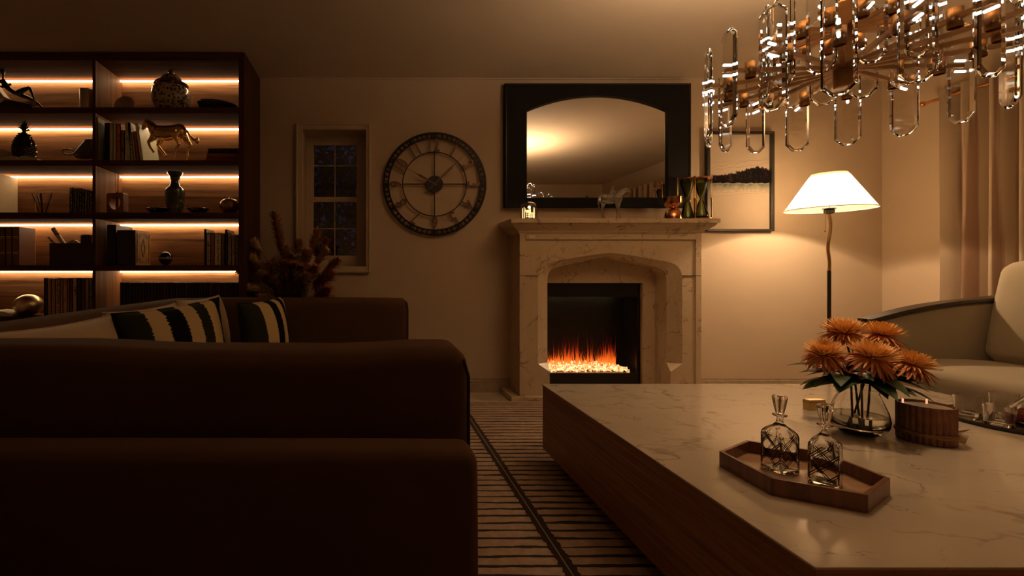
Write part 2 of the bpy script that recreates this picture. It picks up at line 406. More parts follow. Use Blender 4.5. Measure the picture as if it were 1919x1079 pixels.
# ---------------------------------------------------------------- fireplace surround
FC = 1.892; YFt = 3.64
fp = thing('fireplace_surround', 'cream veined marble fireplace surround with a pointed arch and projecting mantel shelf', 'fireplace', (FC, 3.78, 0))
def L(mb): # shift a mesh from world-centred coordinates to the thing
    mb.v = [v - fp.location for v in mb.v]; return mb
half = [(.483,.30),(.483,.97),(.480,1.00),(.470,1.03),(.452,1.052),(.42,1.068),(.36,1.083),(.2,1.117),(.06,1.149),(0,1.157)]
path = [(FC-a, z) for a, z in half] + [(FC+a, z) for a, z in reversed(half[:-1])]
oh = [(.577,.30),(.577,.98),(.57,1.03),(.55,1.07),(.515,1.097),(.47,1.113),(.38,1.130),(.22,1.158),(.07,1.180),(0,1.187)]
opath = [(FC-a, z) for a, z in oh] + [(FC+a, z) for a, z in reversed(oh[:-1])]
HB = .722; ZT = 1.345
x0, x1 = FC-HB, FC+HB; n = len(path)
mb = MB()
foot = [(FC-.483, .04), (FC-.483, .255)]
# front face as strips: left leg, over the arch, right leg
def face(pts, y): mb.add([(p[0], y, p[1]) for p in pts], [tuple(range(len(pts)))])
fl = [(x0, .04), (FC-.483, .04), (FC-.483, .235)] + opath[:5] + [(x0, opath[4][1])]
fr_ = [(x1, .04), (FC+.483, .04), (FC+.483, .235)] + [opath[n-1-i] for i in range(5)] + [(x1, opath[4][1])]
face(fl, YFt); face(fr_, YFt)
for i in range(4, n-5): face([opath[i], opath[i+1], (opath[i+1][0], ZT), (opath[i][0], ZT)], YFt)
face([(x0, opath[4][1]), opath[4], (opath[4][0], ZT), (x0, ZT)], YFt); face([opath[n-5], (x1, opath[n-5][1]), (x1, ZT), (opath[n-5][0], ZT)], YFt)
# chamfer and reveal
YC = 3.69; YR = 3.84
m_ = len(path)
mb.add([(p[0], YFt, p[1]) for p in opath] + [(p[0], YC, p[1]) for p in path] + [(p[0], YR, p[1]) for p in path],
       [(i, i+1, m_+i+1, m_+i) for i in range(m_-1)] + [(m_+i, m_+i+1, 2*m_+i+1, 2*m_+i) for i in range(m_-1)])
for s_ in (-1, 1):
    X = FC + s_*.483; Xo = FC + s_*.577
    mb.add([(Xo, YFt, .30), (X, YC, .30), (X, YFt, .235)], [(0,1,2)])
    mb.add([(X, YFt, .04), (X, YFt, .235), (X, YC, .30), (X, YR, .30), (X, YR, .04)], [(0,1,2,3,4)])
# sides, top, back return
mb.add([(x0,YFt,.04),(x0,YB,.04),(x0,YB,ZT),(x0,YFt,ZT)], [(0,1,2,3)]); mb.add([(x1,YFt,.04),(x1,YB,.04),(x1,YB,ZT),(x1,YFt,ZT)], [(0,1,2,3)])
mb.add([(x0,YFt,ZT),(x1,YFt,ZT),(x1,YB,ZT),(x0,YB,ZT)], [(0,1,2,3)])
L(mb).build('surround_body', M_mantel, fp, fix=False)
# raised outer margin of the face and the joints
mb = MB(); mb.box(FC-.68, FC+.678, YFt-.012, YFt, 1.292, 1.335); L(mb).build('frieze_band', M_mantel, fp, bevel=.003)
L(MB().box(x0-.004, x0+.042, YFt-.008, YFt+.001, .05, 1.345)).build('edge_pilaster', M_mantel, fp, bevel=.002)
L(MB().box(x1-.042, x1+.004, YFt-.008, YFt+.001, .05, 1.345)).build('edge_pilaster', M_mantel, fp, bevel=.002)
M_joint = plain((.16,.09,.05), .8)
L(MB().box(x0-.002, FC-.575, YFt-.0095, YFt+.001, 1.0045, 1.0075)).build('joint_line', M_joint, fp)
L(MB().box(FC+.575, x1+.002, YFt-.0095, YFt+.001, 1.0045, 1.0075)).build('joint_line', M_joint, fp)
MB().box(-.655, -.60, YFt-.016-3.78, YFt-.011-3.78, 1.303, 1.325).build('maker_plate', plain((.72,.62,.48), .3), fp)
# slip panels behind the arch, with the rectangular fire opening
SX0, SX1, SZ = px(1023, 3.84), px(1204.6, 3.84), pz(530, 3.84)
mb = MB(); Y0, Y1 = YR, YR+.02
mb.box(FC-.50, SX0, Y0, Y1, 0, SZ).box(SX1, FC+.50, Y0, Y1, 0, SZ).box(FC-.50, FC+.50, Y0, Y1, SZ, 1.20)
L(mb).build('slip_panel', M_mantel, fp)
Msr = marble((.66,.52,.34), (.2,.12,.07), .12, 2.2, .5)
for q in (SX0-.02, SX1): L(MB().box(q, q+.02, YR+.02, YR+.045, 0, SZ)).build('slip_return', Msr, fp)
# shelf: slab, cove and fillets lofted outwards
SW = .818; prof = [(YFt-.004, HB+.004, 1.335), (YFt-.010, HB+.010, 1.345), (YFt-.016, HB+.018, 1.352), (YFt-.020, HB+.022, 1.362), (YFt-.03, HB+.035, 1.372), (YFt-.05, HB+.06, 1.386), (YFt-.068, HB+.08, 1.404), (YFt-.074, HB+.087, 1.416), (3.551, SW, 1.418), (3.551, SW, 1.452)]
rs = [[(FC-h, YB, z), (FC-h, y, z), (FC+h, y, z), (FC+h, YB, z)] for y, h, z in prof]
mb = MB().rings(rs); L(mb).build('mantel_shelf', M_mantel, fp, bevel=.002)
mb = MB().box(1.095, 2*FC-1.095, 3.612, YB, 0, .043); L(mb).build('plinth', M_mantel, fp, bevel=.004)

# electric fire set in the opening
ef = thing('electric_fire', 'black electric fire with red flames over glowing crystals inside the marble surround', 'fire', ((SX0+SX1)/2, 3.95, 0))
def LE(mb): mb.v = [v - ef.location for v in mb.v]; return mb
bx0, bx1 = SX0+.004, px(1196.5, 3.87); zt, zb_ = pz(556.5, 3.87), pz(698.6, 3.87); M_fb = plain((.006,.005,.005), .3); M_in = plain((.014,.012,.010), .3)
mb = MB().box(bx0, bx1, 3.87, 3.89, zt, SZ-.004).box(bx0, bx1, 3.87, 3.89, .045, zb_).box(bx0-.002, bx0+.004, 3.87, 3.89, zb_, zt).box(bx1-.016, bx1, 3.87, 3.89, zb_, zt)
LE(mb).build('front_frame', M_fb, ef)
YBk = 4.10; ix1 = px(1169.8, YBk)
mb = MB().box(bx0, ix1+.05, YBk, YBk+.02, .05, .95).box(bx0-.02, bx0, 3.89, YBk+.02, .05, .95).box(bx0, ix1+.05, 3.89, YBk, zt+.03, zt+.05).box(bx0, ix1+.05, 3.89, YBk, .05, zb_-.004)
mb.add([(bx1-.016,3.89,.05),(ix1,YBk,.05),(ix1,YBk,.95),(bx1-.016,3.89,.95)], [(0,1,2,3)])
LE(mb).build('firebox', M_in, ef)
ledm = emit((1,.78,.45), 14)
for xx in (1.50, 1.65, 1.80, 1.95, 2.10): LE(MB().box(xx-.035, xx+.035, YBk-.055, YBk-.045, zt+.02, zt+.028)).build('downlight', ledm, ef)
LE(MB().box(bx0, ix1, YBk-.07, YBk-.062, zt+.012, zt+.03)).build('light_shield', M_fb, ef)  # added strip, keeps the downlights out of the tabletop reflection
M_tr = metal((.80,.55,.28), .15)
mb = MB().box(SX1-.008, SX1-.003, YR+.022, 3.868, .05, SZ-.14); LE(mb).build('side_trim', M_tr, ef)
# crystals
mb = MB(); random.seed(3)
for i in range(900):
    xx = random.uniform(bx0+.01, bx1-.03); yy = random.uniform(3.90, 4.05)
    if xx > 2.05 + (4.06-yy)*1.0: continue
    c = (xx, yy, zb_ + .012 + (yy-3.90)*.28 + random.uniform(-.008,.012)); s_ = random.uniform(.006,.013)
    M = Matrix.Translation(c) @ Euler([random.uniform(0,6) for _ in range(3)]).to_matrix().to_4x4()
    mb.add([(s_,0,0),(-s_,0,0),(0,s_,0),(0,-s_,0),(0,0,s_*1.5),(0,0,-s_*1.5)], [(0,2,4),(2,1,4),(1,3,4),(3,0,4),(2,0,5),(1,2,5),(3,1,5),(0,3,5)], M)
g = G('glowing_crystals'); nz = g.noise(g.obj(), 42, 3, .6)
cc = g.ramp(nz, [(.30, (.9,.12,.02)), (.45, (1,.42,.14)), (.54, (1,.55,.20)), (.68, (1,.84,.46))]); st = g.ramp(nz, [(.3, (.25,)*3), (.62, (1,1,1))])
M_emb = g.done(g.n('ShaderNodeEmission', {'Color': cc, 'Strength': g.math('MULTIPLY', st, 1.5)}))
o = LE(mb).build('glowing_crystals', M_emb, ef, fix=False); o['kind'] = 'stuff'
# flames: slender twisted tapering tongues, each a closed tapered body
mb = MB(); random.seed(11); zf = zb_ + .02
for i in range(210):
    xx = random.uniform(bx0+.01, 2.14); yy = random.uniform(3.98, 4.06); h = random.uniform(.07, .21)*(1+.4*math.sin(xx*19))
    if i % 12 == 0: h = random.uniform(.24, .31)
    if i == 5: xx, h = 1.80, .40
    w_ = random.uniform(.004, .009) if h < .16 else .0045; ph = random.uniform(0, 6); pts = []; rr = []
    for k in range(11):
        t = k/10; pts.append((xx + .010*math.sin(ph+t*5)*t, yy + .006*math.cos(ph+t*4)*t, zf + h*t)); rr.append(max(.0004, w_*math.sin(PI*min(1, t*.8+.28))**1.2*(1-t)**.6))
    mb.tube(pts, rr, 6)
g = G('flame'); z = g.xyz()[2]; h = g.math('DIVIDE', g.math('SUBTRACT', z, zf), .34)
cc = g.ramp(h, [(0, (1,.27,.03)), (.22, (.95,.13,.012)), (.5, (.65,.035,.01)), (1, (.30,.025,.02))]); st = g.ramp(h, [(0, (1,1,1)), (.3, (.55,)*3), (.6, (.22,)*3), (1, (.1,)*3)])
al = g.ramp(h, [(0, (.55,)*3), (.5, (.35,)*3), (1, (.25,)*3)])
em = g.n('ShaderNodeEmission', {'Color': cc, 'Strength': g.math('MULTIPLY', st, 1.25)}); mx = g.n('ShaderNodeMixShader'); g.set(mx, 0, al); g.set(mx, 1, g.n('ShaderNodeBsdfTransparent').outputs[0]); g.set(mx, 2, em.outputs[0])
o = LE(mb).build('flames', g.done(mx), ef, smooth=True, fix=False); o['kind'] = 'stuff'

# ---------------------------------------------------------------- picture
pic = thing('framed_picture', 'dark framed abstract ink landscape on the wall between mantel and floor lamp', 'picture', (px(1388,3.9), 3.915, pz(433,3.9)))
a0, a1, b0, b1 = px(1325,3.885)-pic.location.x, px(1451,3.885)-pic.location.x, pz(433,3.885)-pic.location.z, pz(246,3.885)-pic.location.z
fw = .026; mb = MB(); frame(mb, a0, a1, b0, b1, a0+fw, a1-fw, b0+.018, b1-.022, -.035, 0)
mb.build('picture_frame', plain((.03,.026,.022), .4), pic, bevel=.002)
g = G('ink_landscape'); X_, Y_, Z_ = g.xyz(); W_ = a1-a0; H_ = b1-b0
u = g.math('DIVIDE', g.math('SUBTRACT', X_, a0), W_); v = g.math('DIVIDE', Z_, H_)
ov = g.obj(); nb = g.noise(g.map(ov, (14,1,9)), 1, 5, .65); nf = g.noise(g.map(ov, (30,1,22)), 1, 6, .7); nl = g.noise(g.map(ov, (9,1,3)), 1, 5, .6)
us = g.ramp(u, [(0, (.12,)*3), (.35, (.24,)*3), (.75, (.70,)*3), (1, (.55,)*3)])
top = g.math('ADD', .535, g.math('ADD', g.math('MULTIPLY', us, .17), g.math('MULTIPLY', g.math('SUBTRACT', nf, .5), .15)))
bot = g.math('ADD', .478, g.math('MULTIPLY', g.math('SUBTRACT', nb, .5), .05))
sm = lambda a, k: g.math('MULTIPLY', a, k, clamp=True)
ink = g.math('MULTIPLY', sm(g.math('SUBTRACT', top, v), 90), sm(g.math('SUBTRACT', v, bot), 140))
teal = g.math('MULTIPLY', sm(g.math('SUBTRACT', bot, g.math('SUBTRACT', v, .01)), 60), sm(g.math('SUBTRACT', g.math('ADD', v, g.math('MULTIPLY', nf, .12)), .455), 12))
c0 = (.62,.52,.42); cc = g.mix(teal, c0, (.12,.15,.13))
lines = None
for (b_, sl, wd, am) in ((.60,.10,.0028,.10), (.63,.12,.0022,.12), (.575,.07,.002,.08), (.69,.03,.0018,.06), (.38,.03,.0018,.09), (.345,.05,.0016,.07), (.42,.02,.0018,.08)):
    f_ = g.math('ADD', b_, g.math('ADD', g.math('MULTIPLY', u, sl), g.math('MULTIPLY', g.math('SUBTRACT', nl, .5), am)))
    d_ = g.math('SUBTRACT', 1, g.math('DIVIDE', g.math('ABSOLUTE', g.math('SUBTRACT', v, f_)), wd), clamp=True)
    lines = d_ if lines is None else g.math('MAXIMUM', lines, d_)
cc = g.mix(g.math('MULTIPLY', lines, .6), cc, (.10,.06,.05)); cc = g.mix(ink, cc, g.ramp(nf, [(.5, (.004,.004,.005)), (.72, (.05,.02,.016))]))
MB().box(a0+fw-.002, a1-fw+.002, -.012, -.006, b0+.016, b1-.02).build('artwork', g.pbr(cc, .8, Specular_IOR_Level=.05), pic)

# ---------------------------------------------------------------- floor lamp
LX, LY = 3.384, 3.38
lamp = thing('floor_lamp', 'lit floor lamp with white conical shade and wavy brass stem near the right corner', 'lamp', (LX, LY, 0))
zb, zt_ = 1.497, 1.765
MB().lathe([(.15,0),(.15,.012),(.14,.02),(.03,.03),(.012,.05)], 40).build('base', M_black, lamp, smooth=True)
MB().lathe([(.0115,.03),(.0115,pz(507,LY))], 16).build('lower_pole', M_black, lamp, smooth=True)
z0_, z1_ = pz(507,LY), pz(400,LY)
pts = [(.010*math.sin((1-t)*PI*2.0*1.25)*min(1,t*3), 0, z0_+(z1_-z0_)*t) for t in [i/40 for i in range(41)]]
MB().tube(pts, .0105, 10).build('wavy_stem', plain((.42,.27,.11), .3, .7), lamp, smooth=True)
MB().lathe([(.012,0),(.030,.008),(.032,.03),(.026,.036),(.040,.038),(.040,.042),(.012,.044)], 24, (0,0,z1_-.004)).build('lamp_holder', M_black, lamp, smooth=True)
MB().tube([(-.034,-.005,z1_+.02),(-.034,-.005,pz(431,LY))], .0012, 5).ball((-.034,-.005,pz(433,LY)), .006, 10, 6).build('pull_chain', M_bronze, lamp, smooth=True)
g = G('lamp_shade'); df = g.n('ShaderNodeBsdfDiffuse', {'Color': (.85,.78,.64)}); tl = g.n('ShaderNodeBsdfTranslucent', {'Color': (.97,.92,.80)})
mx = g.n('ShaderNodeMixShader', {0: .70}); g.set(mx, 1, df.outputs[0]); g.set(mx, 2, tl.outputs[0]); mx2 = g.n('ShaderNodeMixShader', {0: .24}); g.set(mx2, 1, mx.outputs[0]); g.set(mx2, 2, g.n('ShaderNodeBsdfTransparent', {'Color': (1,.93,.80,1)}).outputs[0]); M_shade = g.done(mx2)
R0, R1 = .252, .098
MB().lathe([(R0, zb),(R1+(R0-R1)*.5, (zb+zt_)/2),(R1, zt_)], 64, cap0=False, cap1=False).build('lamp_shade', M_shade, lamp, smooth='all', fix=False)
MB().lathe([(R0+.001,0),(R0+.0015,.003),(R0-.001,.006),(R0-.0025,.003),(R0+.001,0)], 64, (0,0,zb-.001), cap0=False, cap1=False).build('hem', plain((.75,.66,.5), .7), lamp, smooth=True)
MB().lathe([(R1+.001,0),(R1+.0015,.003),(R1-.001,.005),(R1-.0025,.002),(R1+.001,0)], 48, (0,0,zt_-.003), cap0=False, cap1=False).build('hem', plain((.75,.66,.5), .7), lamp, smooth=True)
mb = MB()
for a in range(3): mb.tube([(0,0,zt_-.025),((R1-.004)*math.cos(a*2.094),(R1-.004)*math.sin(a*2.094),zt_-.01)], .0015, 5)
mb.tube([(0,0,z1_+.03),(0,0,zt_-.025)], .003, 6); mb.build('shade_carrier', M_bronze, lamp)
MB().ball((0,0,1.59), (.026,.026,.034), 16, 10).build('bulb', emit((1,.78,.52), 5), lamp, smooth=True)
def light(name, typ, loc, energy, color, size=.05, rot=None, **k):
    l = bpy.data.lights.new(name, typ); l.energy = energy; l.color = color
    if typ == 'POINT' or typ == 'SPOT': l.shadow_soft_size = size
    if typ == 'AREA': l.size = size
    for a, b in k.items(): setattr(l, a, b)
    o = bpy.data.objects.new(name, l); col.objects.link(o); o.location = loc
    if rot: o.rotation_euler = rot
    return o
WARM = (1, .655, .365)
light('lamp_glow', 'POINT', (LX, LY, 1.60), 118, WARM, .03)
MB().lathe([(R1-.006,0),(R1-.006,.002)], 40, (0,0,zt_-.045)).build('added_diffuser', M_shade, lamp)  # added unseen disc, weakens the lamp's bright spot on the ceiling

# ---------------------------------------------------------------- curtains and rod
g = G('curtain'); o = g.obj(); X_, Y_, Z_ = g.xyz(o); wv = g.noise(g.map(o, (1,60,1)), 3, 3); f = g.noise(g.map(o, (1,9,.15)), 3, 2)
cc = g.mix(g.ramp(f, [(.52, (0,0,0)), (.60, (1,1,1))]), (.40,.30,.20), (.20,.105,.055)); M_cur = g.pbr(cc, .7, 0, g.bump(wv, .1, .002), Sheen_Weight=.4)
def curtain(y0, y1, label, ph=0):
    mb = MB(); n = int((y1-y0)/.14*14); zt = 2.385; z0 = .02; rows = []
    L1, L2 = [], []
    for i in range(n+1):
        y = y0 + (y1-y0)*i/n; a = 2*PI*(y-y0)/.145 + ph; x = 4.24 + .058*math.cos(a) + .012*math.cos(2*a+1)
        L1.append((x, y)); L2.append((x+.004, y))
    for LL in (L1, L2): rows.append([[(x + .01*math.sin(z*2+y*9)*(1-z/2.4), y, z) for x, y in LL] for z in [z0+(zt-z0)*k/12 for k in range(13)]])
    for rws in rows: mb.rings(rws, False, False, False)
    mb.rings([rows[0][0], rows[1][0]], False, False, False).rings([rows[0][-1], rows[1][-1]], False, False, False)
    r = thing('curtain', label, 'curtain', (4.24, (y0+y1)/2, z0), group=None); mb.v = [v - r.location for v in mb.v]
    mb.build('drape', M_cur, r, smooth='all', fix=False)
    k = int((y1-y0)/.145)
    for i in range(k):
        mb = MB()
        y = y0 + .036 + i*.145 - r.location.y
        mb.lathe([(.0125,-.004),(.018,-.004),(.018,.004),(.0125,.004),(.0125,-.004)], 16, cap0=False, cap1=False, M=Matrix.Translation((0,y,2.33-z0)) @ Matrix.Rotation(PI/2, 4, 'X'))
        mb.build('ring', M_bronze, r, smooth=True)
    return r
curtain(2.30, 3.37, 'floor length brown pleated curtain on the right wall behind the pale sofa', PI*.25)
curtain(.20, 1.20, 'pleated curtain further along the right wall, seen only as curtain tops in the mirror', 0)
rod = thing('curtain_rod', 'copper curtain rod with a ball end above the brown curtain on the right wall', 'curtain rod', (4.24, 3.5, 2.33))
MB().tube([(0,0,0),(0,-3.5,0)], .011, 12).build('rod', M_copper, rod, smooth=True)
MB().ball((0,.012,0), .021, 14, 8).build('finial', M_copper, rod, smooth=True)
for y in (-.06, -1.7, -3.4): MB().tube([(0,y,0),(.138,y,0)], .007, 8).lathe([(.022,0),(.022,.006)], 14, M=Matrix.Translation((.134,y,0)) @ Matrix.Rotation(PI/2, 4, 'Y')).build('bracket', M_copper, rod, smooth=True)

# ---------------------------------------------------------------- rug
g = G('striped_rug'); o = g.obj(); X_, Y_, Z_ = g.xyz(o)
ny = g.noise(g.map(o, (3,22,1)), 2.0, 4, .6); nx2 = g.noise(g.map(o, (1,14,1)), 2.0, 4, .6); nw = g.noise(g.map(o, (1.2,3,1)), 2.5, 3)
yy = g.math('ADD', Y_, g.math('MULTIPLY', g.math('SUBTRACT', ny, .5), .022))
fr = g.math('FRACT', g.math('DIVIDE', yy, .0545)); thr = g.math('ADD', .27, g.math('MULTIPLY', g.math('SUBTRACT', nw, .5), .5))
st = g.math('LESS_THAN', fr, thr)
xx = g.math('ADD', X_, g.math('MULTIPLY', g.math('SUBTRACT', nx2, .5), .03))
def bandm(c, hw): return g.math('LESS_THAN', g.math('ABSOLUTE', g.math('SUBTRACT', g.math('PINGPONG', g.math('SUBTRACT', xx, c), .55), 0)), hw)
ln = bandm(.675, .026); core = g.math('LESS_THAN', g.math('ABSOLUTE', g.math('PINGPONG', g.math('SUBTRACT', X_, .675), .55)), .0025)
dark = g.math('MAXIMUM', st, ln)
cc = g.mix(dark, g.ramp(g.noise(o, 30, 3), [(.3, (.36,.25,.18)), (.7, (.47,.34,.25))]), (.028,.016,.010)); cc = g.mix(core, cc, (.33,.25,.16))
M_rug = g.pbr(cc, .9, 0, g.bump(g.noise(o, 300, 2), .3, .003))
rug = MB().box(-1.6, 2.95, .25, 3.60, .0, .012).build('rug', M_rug, bevel=.004)
tag(rug, 'large tan rug with ragged dark stripes under the coffee table and sofas', 'rug')

# ---------------------------------------------------------------- coffee table
TX0, TX1, TY0, TY1, TZ = .925, 2.888, .953, 2.506, .42
ct = thing('coffee_table', 'large low coffee table with white veined marble top and brown ribbed sides', 'table', ((TX0+TX1)/2, (TY0+TY1)/2, .012))
def LT(mb): mb.v = [v - ct.location for v in mb.v]; return mb
LT(MB().box(TX0, TX1, TY0, TY1, TZ-.007, TZ)).build('marble_top', M_table, ct, bevel=.002)
g = G('ribbed_side'); o = g.obj(); X_, Y_, Z_ = g.xyz(o); n1 = g.noise(g.map(o, (.5,.5,30)), 3, 4, .6); n2 = g.noise(g.map(o, (2,2,120)), 2, 3, .6)
cc = g.ramp(g.math('ADD', g.math('MULTIPLY', n1, .6), g.math('MULTIPLY', n2, .4)), [(.35, (.17,.06,.018)), (.52, (.36,.15,.045)), (.7, (.50,.24,.08))])
M_side = g.pbr(cc, .38, 0, g.bump(n2, .15, .002))
LT(MB().box(TX0+.004, TX1-.004, TY0+.004, TY1-.004, .068, TZ-.007)).build('side_body', M_side, ct, bevel=.002)
LT(MB().box(TX0+.25, TX1-.25, TY0+.25, TY1-.25, .012, .068)).build('recessed_plinth', M_black, ct)
# ---------------------------------------------------------------- chandelier
CHX, CHY = 1.86, 1.80; zl, zu = 1.842, 1.992; zr = 1.85
chd = thing('chandelier', 'brass chandelier with radiating arms and faceted glass plates hanging over the coffee table', 'chandelier', (CHX, CHY, CZ))
def cz(z): return z - CZ
MB().lathe([(.02,-.03),(.065,-.028),(.07,-.02),(.07,0)], 32).build('ceiling_canopy', M_brass, chd, smooth=True)
MB().lathe([(.010,cz(2.09)),(.010,-.02)], 12).build('hanging_rod', M_arm, chd, smooth=True)
MB().lathe([(.026,cz(1.764)),(.031,cz(1.768)),(.031,cz(2.094)),(.026,cz(2.10))], 32).build('hub_column', M_arm, chd, smooth=True)
def octo(w, z0, z1, c):  # outline of a plate with clipped ends, in (y, z)
    return [(-w*.38, z0), (w*.38, z0), (w, z0+c*.85), (w, z1-c*.85), (w*.38, z1), (-w*.38, z1), (-w, z1-c*.85), (-w, z0+c*.85)]
def crystal_mesh():
    W, Z0, Z1, t = .043, -.222, .163, .0095
    o1 = octo(W, Z0, Z1, .034); k = .0095
    o2 = octo(W-k, Z0+k, Z1-k, .031)
    rs = [[(-t, y, z) for y, z in o2], [(-t*.35, y, z) for y, z in o1], [(t*.35, y, z) for y, z in o1], [(t, y, z) for y, z in o2]]
    return MB().rings(rs).mesh('glass_plate', M_crystal)
me_cr = crystal_mesh()
M_sock = plain((.45,.24,.09), .32, .8)
def socket_mesh():
    mb = MB(); mb.lathe([(.0165,-.031),(.018,-.031),(.018,.031),(.0165,.031),(.0165,-.031)], 24, cap0=False, cap1=False)
    mb.lathe([(.0164,-.002),(.0164,.002)], 24); return mb.mesh('socket', M_sock, 'all')
def led_mesh(): return MB().lathe([(.012,-.0065),(.012,-.0035)], 16).mesh('lamp_disc', M_led)
M_led = M_brass; M_pin_glint = emit((1,.92,.80), 2.6)  # pins emit to imitate white reflections on the bolt caps
me_so = socket_mesh(); me_led = led_mesh()
me_pin = MB().lathe([(.0052,-.021),(.0052,.021)], 10, M=Matrix.Rotation(PI/2, 4, 'Y')).mesh('glint_pin', M_pin_glint)
me_pc = MB().lathe([(.0065,-.004),(.0065,.004)], 10, M=Matrix.Rotation(PI/2, 4, 'Y')).mesh('pin_cap', M_brass)
def arm_mesh(L_): return MB().box(.02, L_, -.0075, .0075, -.0075, .0075).mesh('arm', M_arm)
me_a = {}
def chand_arm(th, z, rr, rs):
    if rr not in me_a: me_a[rr] = arm_mesh(rr+.012)
    a = bpy.data.objects.new('arm', me_a[rr]); col.objects.link(a); a.parent = chd; a.location = (0,0,cz(z)); a.rotation_euler = (0,0,th)
    for nm, me, l in (('socket', me_so, (rs,0,0)), ('lamp_disc', me_led, (rs,0,-.012)), ('glint_pin', me_pin, (rr,0,.021)), ('glint_pin', me_pin, (rr,0,-.021))):
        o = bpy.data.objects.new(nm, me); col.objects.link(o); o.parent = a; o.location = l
    c = bpy.data.objects.new('glass_plate', me_cr); col.objects.link(c); c.parent = chd
    c.location = (rr*math.cos(th), rr*math.sin(th), cz(z)); c.rotation_euler = (0,0,th)
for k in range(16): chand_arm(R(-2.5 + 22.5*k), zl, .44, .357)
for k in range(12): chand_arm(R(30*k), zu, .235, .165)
light('chandelier_fill', 'AREA', (CHX, CHY, 2.11), 28, WARM, .44, rot=(PI,0,0), shape='DISK')  # added unseen disc above the hub, stands in for chandelier light on the ceiling

light('table_fill', 'SPOT', (CHX, CHY, 1.75), 13, WARM, .04, spot_size=R(150), spot_blend=1)  # added spot brightening flowers and tabletop, no such fitting under the hub

# ---------------------------------------------------------------- hexagonal tray and decanters
TC = (1.265, 1.354)
M_tray = wood((.10,.035,.016), (.24,.09,.04), 'z', .35, 2, .2); M_trayin = wood((.30,.17,.09), (.46,.29,.17), 'x', .3, 2)
tray = thing('hexagonal_tray', 'hexagonal brown wooden tray holding two glass decanters on the marble table', 'tray', (TC[0], TC[1], TZ))
def hexp(r): return [(r*math.cos(R(30+60*k)), r*math.sin(R(30+60*k))) for k in range(6)]
MB().prism(hexp(.183), .001, .010, 'z').build('tray_floor', M_trayin, tray)
for k in range(6):
    a, b = hexp(.190), hexp(.178)
    j = (k+1) % 6; q = [a[k], a[j], b[j], b[k]]
    MB().prism(q, 0, .048, 'z').build('side_wall', M_tray, tray, bevel=.001)
def superring(w, z, p, n=32):
    out = []
    for j in range(n):
        t = 2*PI*(j+.5)/n; c, s_ = math.cos(t), math.sin(t)
        out.append((w*math.copysign(abs(c)**(2/p), c), w*math.copysign(abs(s_)**(2/p), s_), z))
    return out
g = G('cut_glass'); o = g.obj(); X_, Y_, Z_ = g.xyz(o)
def diag(s1, k, hw, off=0):
    f = g.math('ADD', g.math('ADD', g.math('MULTIPLY', Z_, 1.0), off), g.math('MULTIPLY', g.math('ADD', X_, g.math('MULTIPLY', Y_, 1.0)), s1))
    return g.math('LESS_THAN', g.math('ABSOLUTE', g.math('SUBTRACT', g.math('FRACT', g.math('DIVIDE', f, k)), .5)), hw)
l1 = g.math('MAXIMUM', diag(1.1, .052, .04), diag(1.1, .052, .03, .007)); l2 = g.math('MAXIMUM', diag(-1.1, .052, .04), diag(-1.1, .052, .03, .007))
ln = g.math('MAXIMUM', l1, l2); inz = g.math('MULTIPLY', g.math('GREATER_THAN', Z_, .018), g.math('LESS_THAN', Z_, .112)); inz = g.math('MULTIPLY', inz, g.math('GREATER_THAN', g.math('MAXIMUM', g.math('ABSOLUTE', X_), g.math('ABSOLUTE', Y_)), .0318)); ln = g.math('MULTIPLY', ln, inz)
gl = g.n('ShaderNodeBsdfGlass', {'Color': (1,1,1), 'Roughness': 0, 'IOR': 1.48}); dk = g.n('ShaderNodeBsdfPrincipled', {'Base Color': (.045,.018,.02,1), 'Roughness': .12})
mx = g.n('ShaderNodeMixShader'); g.set(mx, 0, ln); g.set(mx, 1, gl.outputs[0]); g.set(mx, 2, dk.outputs[0]); M_cut = g.done(mx)
def decanter(x, y, rz, label):
    r = thing('decanter', label, 'decanter', (x, y, TZ+.0105), rz, group='cut glass decanters on the hexagonal tray')
    W = .033
    outp = [(W*.97,.0,14),(W,.003,16),(W,.108,16),(W*.97,.118,9),(W*.82,.127,5),(W*.5,.137,2.6),(W*.30,.146,2),(.0085,.152,2),(.0085,.162,2),(.010,.164,2),(.0175,.167,2),(.0185,.170,2),(.017,.172,2)]
    inn = [(.006,.172,2),(.006,.150,2),(.020,.130,2.6),(W*.88,.112,9),(W*.90,.014,14),(W*.86,.010,10)]
    rs = [superring(w, z, p) for w, z, p in outp] + [superring(w, z, p) for w, z, p in inn]
    MB().rings(rs).build('bottle', M_cut, r, smooth=True)
    mb = MB(); n = 28
    def fl(rad, z): return [(rad*(1+.07*(-1)**j)*math.cos(2*PI*j/n), rad*(1+.07*(-1)**j)*math.sin(2*PI*j/n), z) for j in range(n)]
    mb.rings([fl(.0052,.152), fl(.0056,.171), fl(.0095,.176), fl(.0125,.190), fl(.0175,.221), fl(.0165,.227), fl(.010,.230)])
    mb.build('stopper', M_glass, r)
    return r
decanter(1.245, 1.395, R(8), 'square cut glass decanter on the wooden tray, the left and farther one')
decanter(1.295, 1.305, R(38), 'square cut glass decanter on the wooden tray, the right one, nearer the table edge')

